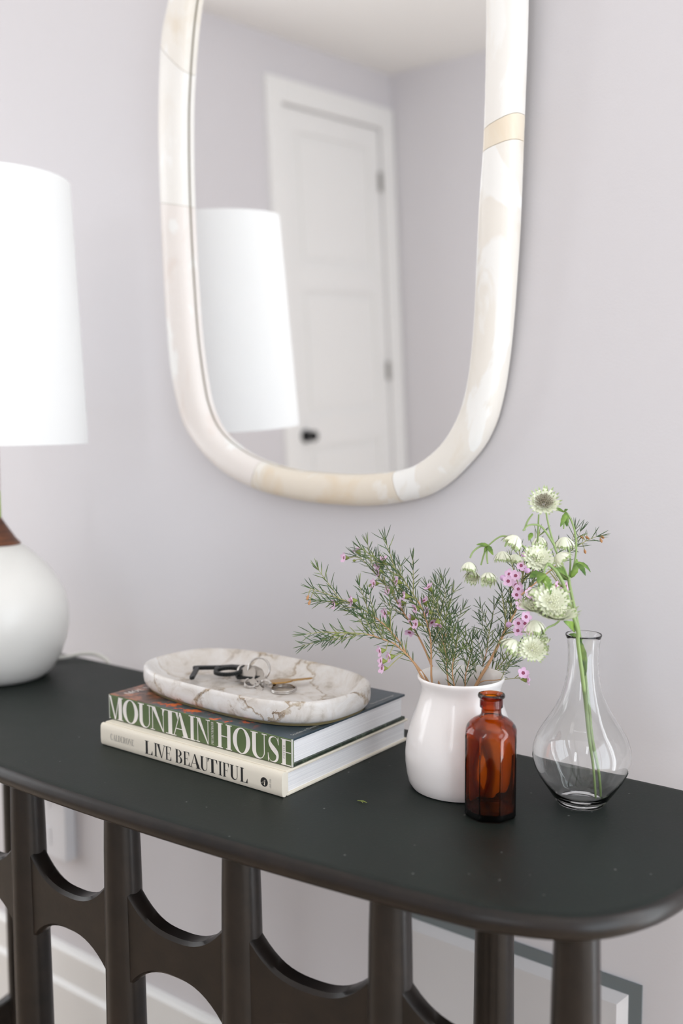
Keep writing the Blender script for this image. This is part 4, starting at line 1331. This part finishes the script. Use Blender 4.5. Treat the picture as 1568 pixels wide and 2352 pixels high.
for key_, (lab, rad, ntw, f0) in SPR.items():
    pts = SPRIGS[key_]
    path = [Vector(p) for p in spline(pts, 8)]
    low = path[0]
    root = thing('waxflower_sprig', lab, 'flower sprig', tuple(low), 'waxflower sprigs in the white vase')
    n = len(path)
    cut = int(n * 0.55)
    rl = [rad * (1.0 - .72 * i / (n - 1)) for i in range(n)]
    MB().tube(path[:cut + 1], rl[:cut + 1], 8).build('stem', M['stem_brown'], root, smooth=60)
    MB().tube(path[cut:], rl[cut:], 7).build('stem_tip', M['stem_green'], root, smooth=60)
    nb_, tw = MB(), MB()
    twigs = []
    if key_ not in ('J',):
        dense = .0052 if key_ not in ('H', 'I') else .0065
        clothe(nb_, path, f0, dense)
    for k in range(ntw):
        i = int(n * (f0 + (0.78 - f0) * (k + rnd.uniform(.1, .9)) / ntw))
        p = path[min(i, n - 2)]
        t = (path[min(i + 2, n - 1)] - path[max(i - 2, 0)]).normalized()
        sd = t.cross(TC).normalized() * rnd.choice((-1, 1)) + TC * rnd.uniform(-.5, .5)
        d = (t * rnd.uniform(.7, 1.1) + sd * rnd.uniform(.45, .8) + UP * .15).normalized()
        Lt = rnd.uniform(.018, .038) * (1.0 if key_ not in ('F', 'L', 'M', 'I') else .65)
        q = [p, p + d * Lt * .5 + t * Lt * .04, p + d * Lt + t * Lt * .14 + UP * Lt * .06]
        q = [Vector((v.x, min(v.y, 1.092), v.z)) for v in q]
        tw.tube(q, [rad * .45, rad * .35, rad * .2], 5)
        twigs.append(q)
        clothe(nb_, q, .15, .0052 if key_ not in ('H', 'I') else .006, .0130)
    for bp_ in BLOSSOMS.get(key_, []):
        e = wax_flower(bp_[:3], bp_[3], root)
        s = nearest(path[int(n * .2):], e)
        i = path.index(s)
        s2 = path[max(i - 3, 0)]
        mid = (e + s2) / 2 + UP * .001
        tw.tube([s2, mid, e], [.0005, .00045, .0006], 5)
    for bp_ in BUDS.get(key_, []):
        p = Vector(bp_)
        s = nearest(path, p)
        MB().tube([p + (p - s).normalized() * .003, p + (p - s).normalized() * .001, p - (p - s).normalized() * .002], [.0006, .0016, .0008], 8).build('bud', M['rust_bud'] if key_ != 'D' else M['calyx'], root, smooth=60)
        tw.tube([s, (s + p) / 2 + UP * .0008, p], [.0004, .0004, .0004], 4)
    if tw.v:
        tw.build('twigs', M['stem_green'], root, smooth=60)['kind'] = 'stuff'
    if nb_.v:
        nb_.build('needles', M['needle'], root, smooth=60, solid_fix=False)['kind'] = 'stuff'

# astrantia
M['ast_stem'] = mat('astrantia_stem', (146, 168, 108), 0.5)
M['ast_leaf'] = mat('astrantia_leaf', (92, 132, 58), 0.5)
_n = noise(M['ast_leaf'].node_tree, 90, 3, 0.5)
_c = ramp(M['ast_leaf'].node_tree, _n.outputs[0], [(0.3, (66, 104, 46)), (0.7, (140, 170, 74))])
M['ast_leaf'].node_tree.links.new(_c.outputs[0], nodes(M['ast_leaf'])[2].inputs['Base Color'])
M['bract'] = mat('cream_bract', (238, 240, 218), 0.55, **{'Subsurface Weight': 0.0})
M['bract_tip'] = mat('green_bract_tip', (170, 186, 132), 0.55)
M['floret'] = mat('cream_floret', (234, 235, 206), 0.6)
M['floret_dark'] = mat('taupe_floret', (152, 142, 122), 0.6)
AF = {'T': TC * .78 + UP * .55 - RC * .1, 'D': UP * -1 + TC * .15, 'DL': UP * -.75 - RC * .55 + TC * .1, 'DR': UP * -.6 + RC * .55 + TC * .2, 'C': TC * .6 + UP * .35, 'S': UP * .95 + TC * .22, 'CD': TC * .55 + UP * -.6 - RC * .2, 'D2': UP * -.75 + TC * .45, 'BUD': UP * .6 + TC * .5 + RC * .2}


def astrantia_flower(p, R, kind, parent):
    p = Vector(p)
    nv, a, b = frame(Vector(AF[kind]))
    droop = kind in ('D', 'DL', 'DR', 'D2', 'CD')
    mb = MB()
    layers = ((24, 1.0, .18 if not droop else .95), (18, .80, .50 if not droop else 1.25)) if kind != 'BUD' else ((9, 1.0, 1.3), (7, .9, 1.6))
    for cnt, sc, lift in layers:
        ph = rnd.uniform(0, 1)
        for k in range(cnt):
            th = ph + 2 * PI * k / cnt + rnd.uniform(-.06, .06)
            d = a * math.cos(th) + b * math.sin(th)
            e = nv.cross(d)
            Lb = R * sc * rnd.uniform(.9, 1.08)
            w = Lb * (.115 if kind != 'BUD' else .2)
            lf = lift * rnd.uniform(.8, 1.2)
            rowsv = []
            for s, ww in ((.10, .45), (.35, .95), (.62, 1.0), (.86, .62), (1.04, .06)):
                c = p + d * (Lb * s * math.cos(lf * s * .9)) + nv * (Lb * s * math.sin(lf * s * .9 + (.22 if not droop else .12)))
                rowsv += [c - e * w * ww, c - nv * (w * .25 * ww), c + e * w * ww]
            fs, ms = [], []
            o = len(mb.v)
            for r_ in range(4):
                for q in (0, 1):
                    mb.f.append((o + r_ * 3 + q, o + r_ * 3 + q + 1, o + r_ * 3 + q + 4, o + r_ * 3 + q + 3))
                    mb.m.append(1 if r_ == 3 else 0)
            mb.v += [tuple(q) for q in rowsv]
    fl = mb.build('flower', [M['bract'], M['bract_tip']], parent, smooth=60, solid_fix=False)
    # pin-cushion of florets on the open side
    fb_ = MB()
    N = 70 if kind == 'T' else (34 if kind != 'BUD' else 8)
    rc = R * (.52 if kind == 'T' else .42)
    for k in range(N):
        q = (k + .5) / N
        ph = k * 2.39996
        rr_ = rc * math.sqrt(q)
        d = a * math.cos(ph) + b * math.sin(ph)
        c0 = p + nv * (R * .05)
        c1 = p + d * rr_ + nv * (R * (.40 if not droop else .30) * (1.0 - .55 * q) + R * .10 + R * rnd.uniform(0, .08))
        fb_.tube([c0 + d * rr_ * .4, c1 - (c1 - c0).normalized() * .0006, c1, c1 + (c1 - c0).normalized() * .0005], [.00016, .0002, R * .045, R * .012], 5, cap=False)
    fb_.build('florets', M['floret_dark'] if kind == 'T' else M['floret'], fl, smooth=70)['kind'] = 'stuff'
    return fl


def leaf_blade(base, tip, w, parent):
    base, tip = Vector(base), Vector(tip)
    d = tip - base
    L = d.length
    d.normalize()
    nrm = (TC * .7 + UP * .5 + Vector((rnd.uniform(-.3, .3), rnd.uniform(-.3, .3), 0)))
    nrm = (nrm - d * nrm.dot(d)).normalized()
    s = d.cross(nrm)
    mb = MB()
    rows = 9
    w *= .55
    for i in range(rows):
        t_ = i / (rows - 1)
        ww = w * (math.sin(PI * min(t_ * .93 + .05, 1)) ** .85) * (1 - .25 * t_) * (1.0 + (.12 if i % 2 else -.06))
        c = base + d * L * t_ + nrm * (L * .10 * math.sin(PI * t_))
        mb.v += [tuple(c - s * ww + nrm * ww * .35), tuple(c), tuple(c + s * ww + nrm * ww * .35)]
    for i in range(rows - 1):
        for q in (0, 1):
            mb.f.append((i * 3 + q, i * 3 + q + 1, i * 3 + q + 4, i * 3 + q + 3))
            mb.m.append(0)
    o = mb.build('leaf', M['ast_leaf'], parent, smooth=60, solid_fix=False)
    md = o.modifiers.new('thick', 'SOLIDIFY')
    md.thickness = .0003
    return o


ALAB = {'1': 'astrantia stem carrying the topmost flower and the arching left-hand sprays', '2': 'astrantia stem drooping forward with a cluster of broad pale flower heads'}
for k_, dat in ASTRANTIA.items():
    root = thing('astrantia_stem', ALAB[k_], 'flower stem', tuple(dat['stems'][0][0]), 'astrantia stems in the glass carafe')
    for i, st in enumerate(dat['stems']):
        path = spline(st, 6)
        n = len(path)
        r0, r1 = (.0024, .0014) if i == 0 else (.0011, .0008)
        if i == 0:
            rl = [(.0010 + (.0013 if q > .3 else .0013 * q / .3)) * (1 - .3 * q) for q in [j / (n - 1) for j in range(n)]]
        else:
            rl = [r0 + (r1 - r0) * j / (n - 1) for j in range(n)]
        MB().tube(path, rl, 8).build('stem' if i == 0 else 'flower_stalk', M['ast_stem'], root, smooth=60)
    for f in dat['fl']:
        astrantia_flower(f[:3], f[3], f[4], root)
    for bse, tp, w in dat['lv']:
        leaf_blade(bse, tp, w, root)

# a fallen needle pair on the table top
mb = MB()
p = Vector((-0.5715, 0.7735, H + .0009))
mb.tube([p, p + Vector((.006, .001, .0006)), p + Vector((.0115, .0005, .0003))], [.0004, .0007, .0002], 5)
mb.tube([p + Vector((.004, .001, .0004)), p + Vector((.009, -.003, .0006))], [.0006, .0002], 5)
tag(mb.build('fallen_leaf', M['calyx'], None, smooth=60, origin=(-0.5715, 0.7735, H)), 'tiny fallen green leaf scrap on the dark table top before the vase', 'leaf')
